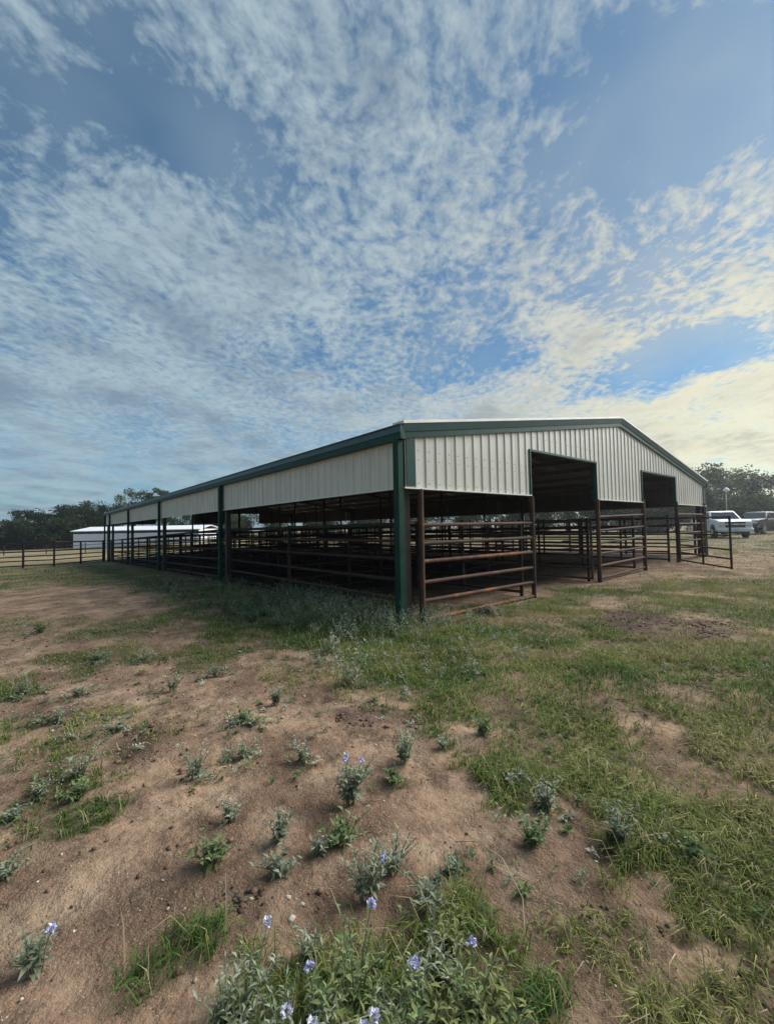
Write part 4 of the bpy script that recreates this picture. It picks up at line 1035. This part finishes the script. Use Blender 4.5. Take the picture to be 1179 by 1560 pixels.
def straw_litter():
    nr = np.random.default_rng(15); n = 4200; r = np.sqrt(nr.uniform(.8, 60, n)); a = nr.uniform(A0, A1, n)
    x = CAM.x+np.sin(a)*r; y = CAM.y+np.cos(a)*r; v, _, _ = grass_field(x, y)
    k = nr.random(n) < .12+.8*v; x, y, r = x[k], y[k], r[k]; n = len(x)
    L = nr.uniform(.02, .11, n); th = nr.uniform(0, 6.28, n); wv = .0012*(1+r*.25); z = gnd(x, y)+.008
    d = np.stack([np.cos(th), np.sin(th), nr.uniform(-.04, .14, n)], 1)*L[:, None]; s = np.stack([-np.sin(th), np.cos(th), np.zeros(n)], 1)*wv[:, None]
    p = np.stack([x, y, z], 1); V = np.stack([p-s, p+s, p+d*.5+s+[0, 0, .006], p+d*.5-s+[0, 0, .006], p+d+s*.4, p+d-s*.4], 1).reshape(-1, 3)
    i = np.arange(n)[:, None]*6; Fc = np.concatenate([i+[[0, 1, 2, 3]], i+[[3, 2, 4, 5]]], 0)
    c = np.repeat(np.array([.36, .29, .18])*nr.uniform(.5, 1.3, (n, 1)), 6, 0)
    tag(link('straw_litter', np_mesh('straw_litter', V, Fc, M['blade'], c)), 'dry straw bits lying over the soil and turf', 'straw', kind='stuff')
straw_litter()
def dry_stalk(pts, r, label):
    root = MB().tube([(x, y, float(gnd(x, y))+dz) for x, y, dz in pts], [r*(1-.6*i/len(pts)) for i in range(len(pts))], 5)
    tag(root.build('dry_stalk', M['straw'], None, True), label, 'stalk')
dry_stalk([(-2.83, -3.66, .01), (-2.72, -3.58, .05), (-2.66, -3.45, .09), (-2.67, -3.33, .10), (-2.71, -3.25, .07)], .0028, 'long bent dry stalk arching over bare soil beside the flowering clump')
dry_stalk([(-3.30, -1.98, .01), (-3.26, -1.94, .03), (-3.20, -1.93, .02)], .006, 'short bleached dry stalk lying next to a small weed')
dry_stalk([(-2.62, -4.02, .01), (-2.56, -4.00, .03), (-2.50, -4.00, .02)], .0025, 'thin pale dry stalk on the bare soil at the turf edge')
nr = np.random.default_rng(31); V, Fc = lump_arrays(nr, .15, 2, .45)
tag(link('log', np_mesh('log', V*np.array([1.25, .8, 1]), Fc, M['wood'], smooth=False), None, None, loc=(LOG[0]-.05, LOG[1]-.25, float(gnd(*LOG))+.035)), 'dark weathered chunk of wood in the grass before the rusty pipe panel', 'log')

# seedlings and small low weeds that nobody could count
def seedlings():
    nr = np.random.default_rng(91); V = []; Fc = []; C = []; b = 0; n = 0
    while n < 800:
        r = math.sqrt(nr.uniform(1.2, 75)); a = nr.uniform(A0, A1); x, y = CAM.x+math.sin(a)*r, CAM.y+math.cos(a)*r
        if nr.random() < .45:
            q = WEEDS[nr.integers(0, len(WEEDS))]; x, y = q[0]+nr.normal(0, .11), q[1]+nr.normal(0, .11)
        if inside_barn(np.array([x]), np.array([y]))[0] > .1: continue
        if r is not None and fbm(np.array([x*1.1]), np.array([y*1.1]), 97, 3)[0] < nr.uniform(.35, .65): continue
        h = nr.uniform(.02, .085); col = (GREY, GRN, PALE, GRN*.8)[nr.integers(0, 4)]*nr.uniform(.7, 1.15)
        v, f, c, _, _ = weed_arrays(nr, h, int(nr.integers(2, 6)), 5, nr.uniform(.02, .05), col, nr.uniform(.6, 1.8), col*1.2)
        v = v+np.array([x, y, float(gnd(x, y))-.004]); V.append(v); Fc.append(f+b); C.append(c); b += len(v); n += 1
    tag(link('seedlings', np_mesh('seedlings', np.concatenate(V), np.concatenate(Fc), M['leaf'], np.concatenate(C))), 'tiny low weeds and seedlings sprinkled over soil and turf', 'weeds', kind='stuff')
seedlings()

# ------------------------------------------------------------------ morning haze in the air
def haze():
    m = bpy.data.materials.new('haze'); m.use_nodes = True; t = NT(m.node_tree); t.n.clear()
    v = t.node('ShaderNodeVolumePrincipled'); v.inputs['Color'].default_value = (.86, .92, 1.0, 1); v.inputs['Density'].default_value = .0009; v.inputs['Anisotropy'].default_value = .72
    t.l.new(v.outputs[0], t.node('ShaderNodeOutputMaterial').inputs['Volume'])
    o = MB().box((-640, -640, -3.0), (640, 640, 15.0)).build('haze', m)
    tag(o, 'thin pale haze in the air over the yard and fields', 'haze', kind='stuff')
haze()

pts = []
rc = np.random.default_rng(44)
while len(pts) < 3600:                                         # kicked-up crumbs of soil in the churned ground
    r = math.sqrt(rc.uniform(.9, 60)); a = rc.uniform(A0, A1); x, y = CAM.x+math.sin(a)*r, CAM.y+math.cos(a)*r
    if fbm(np.array([x*1.4]), np.array([y*1.4]), 83, 3)[0] < rc.uniform(.42, .68): continue
    pts.append((x, y, (.002+.010*rc.random()**4)*(1+r*.16)))
scatter_lumps('soil_clods', 'crumbs and clods of kicked-up brown soil', 'soil', pts, M['lump'], lambda q: np.array([.19, .122, .082])*q.uniform(.5, 1.25), 45)
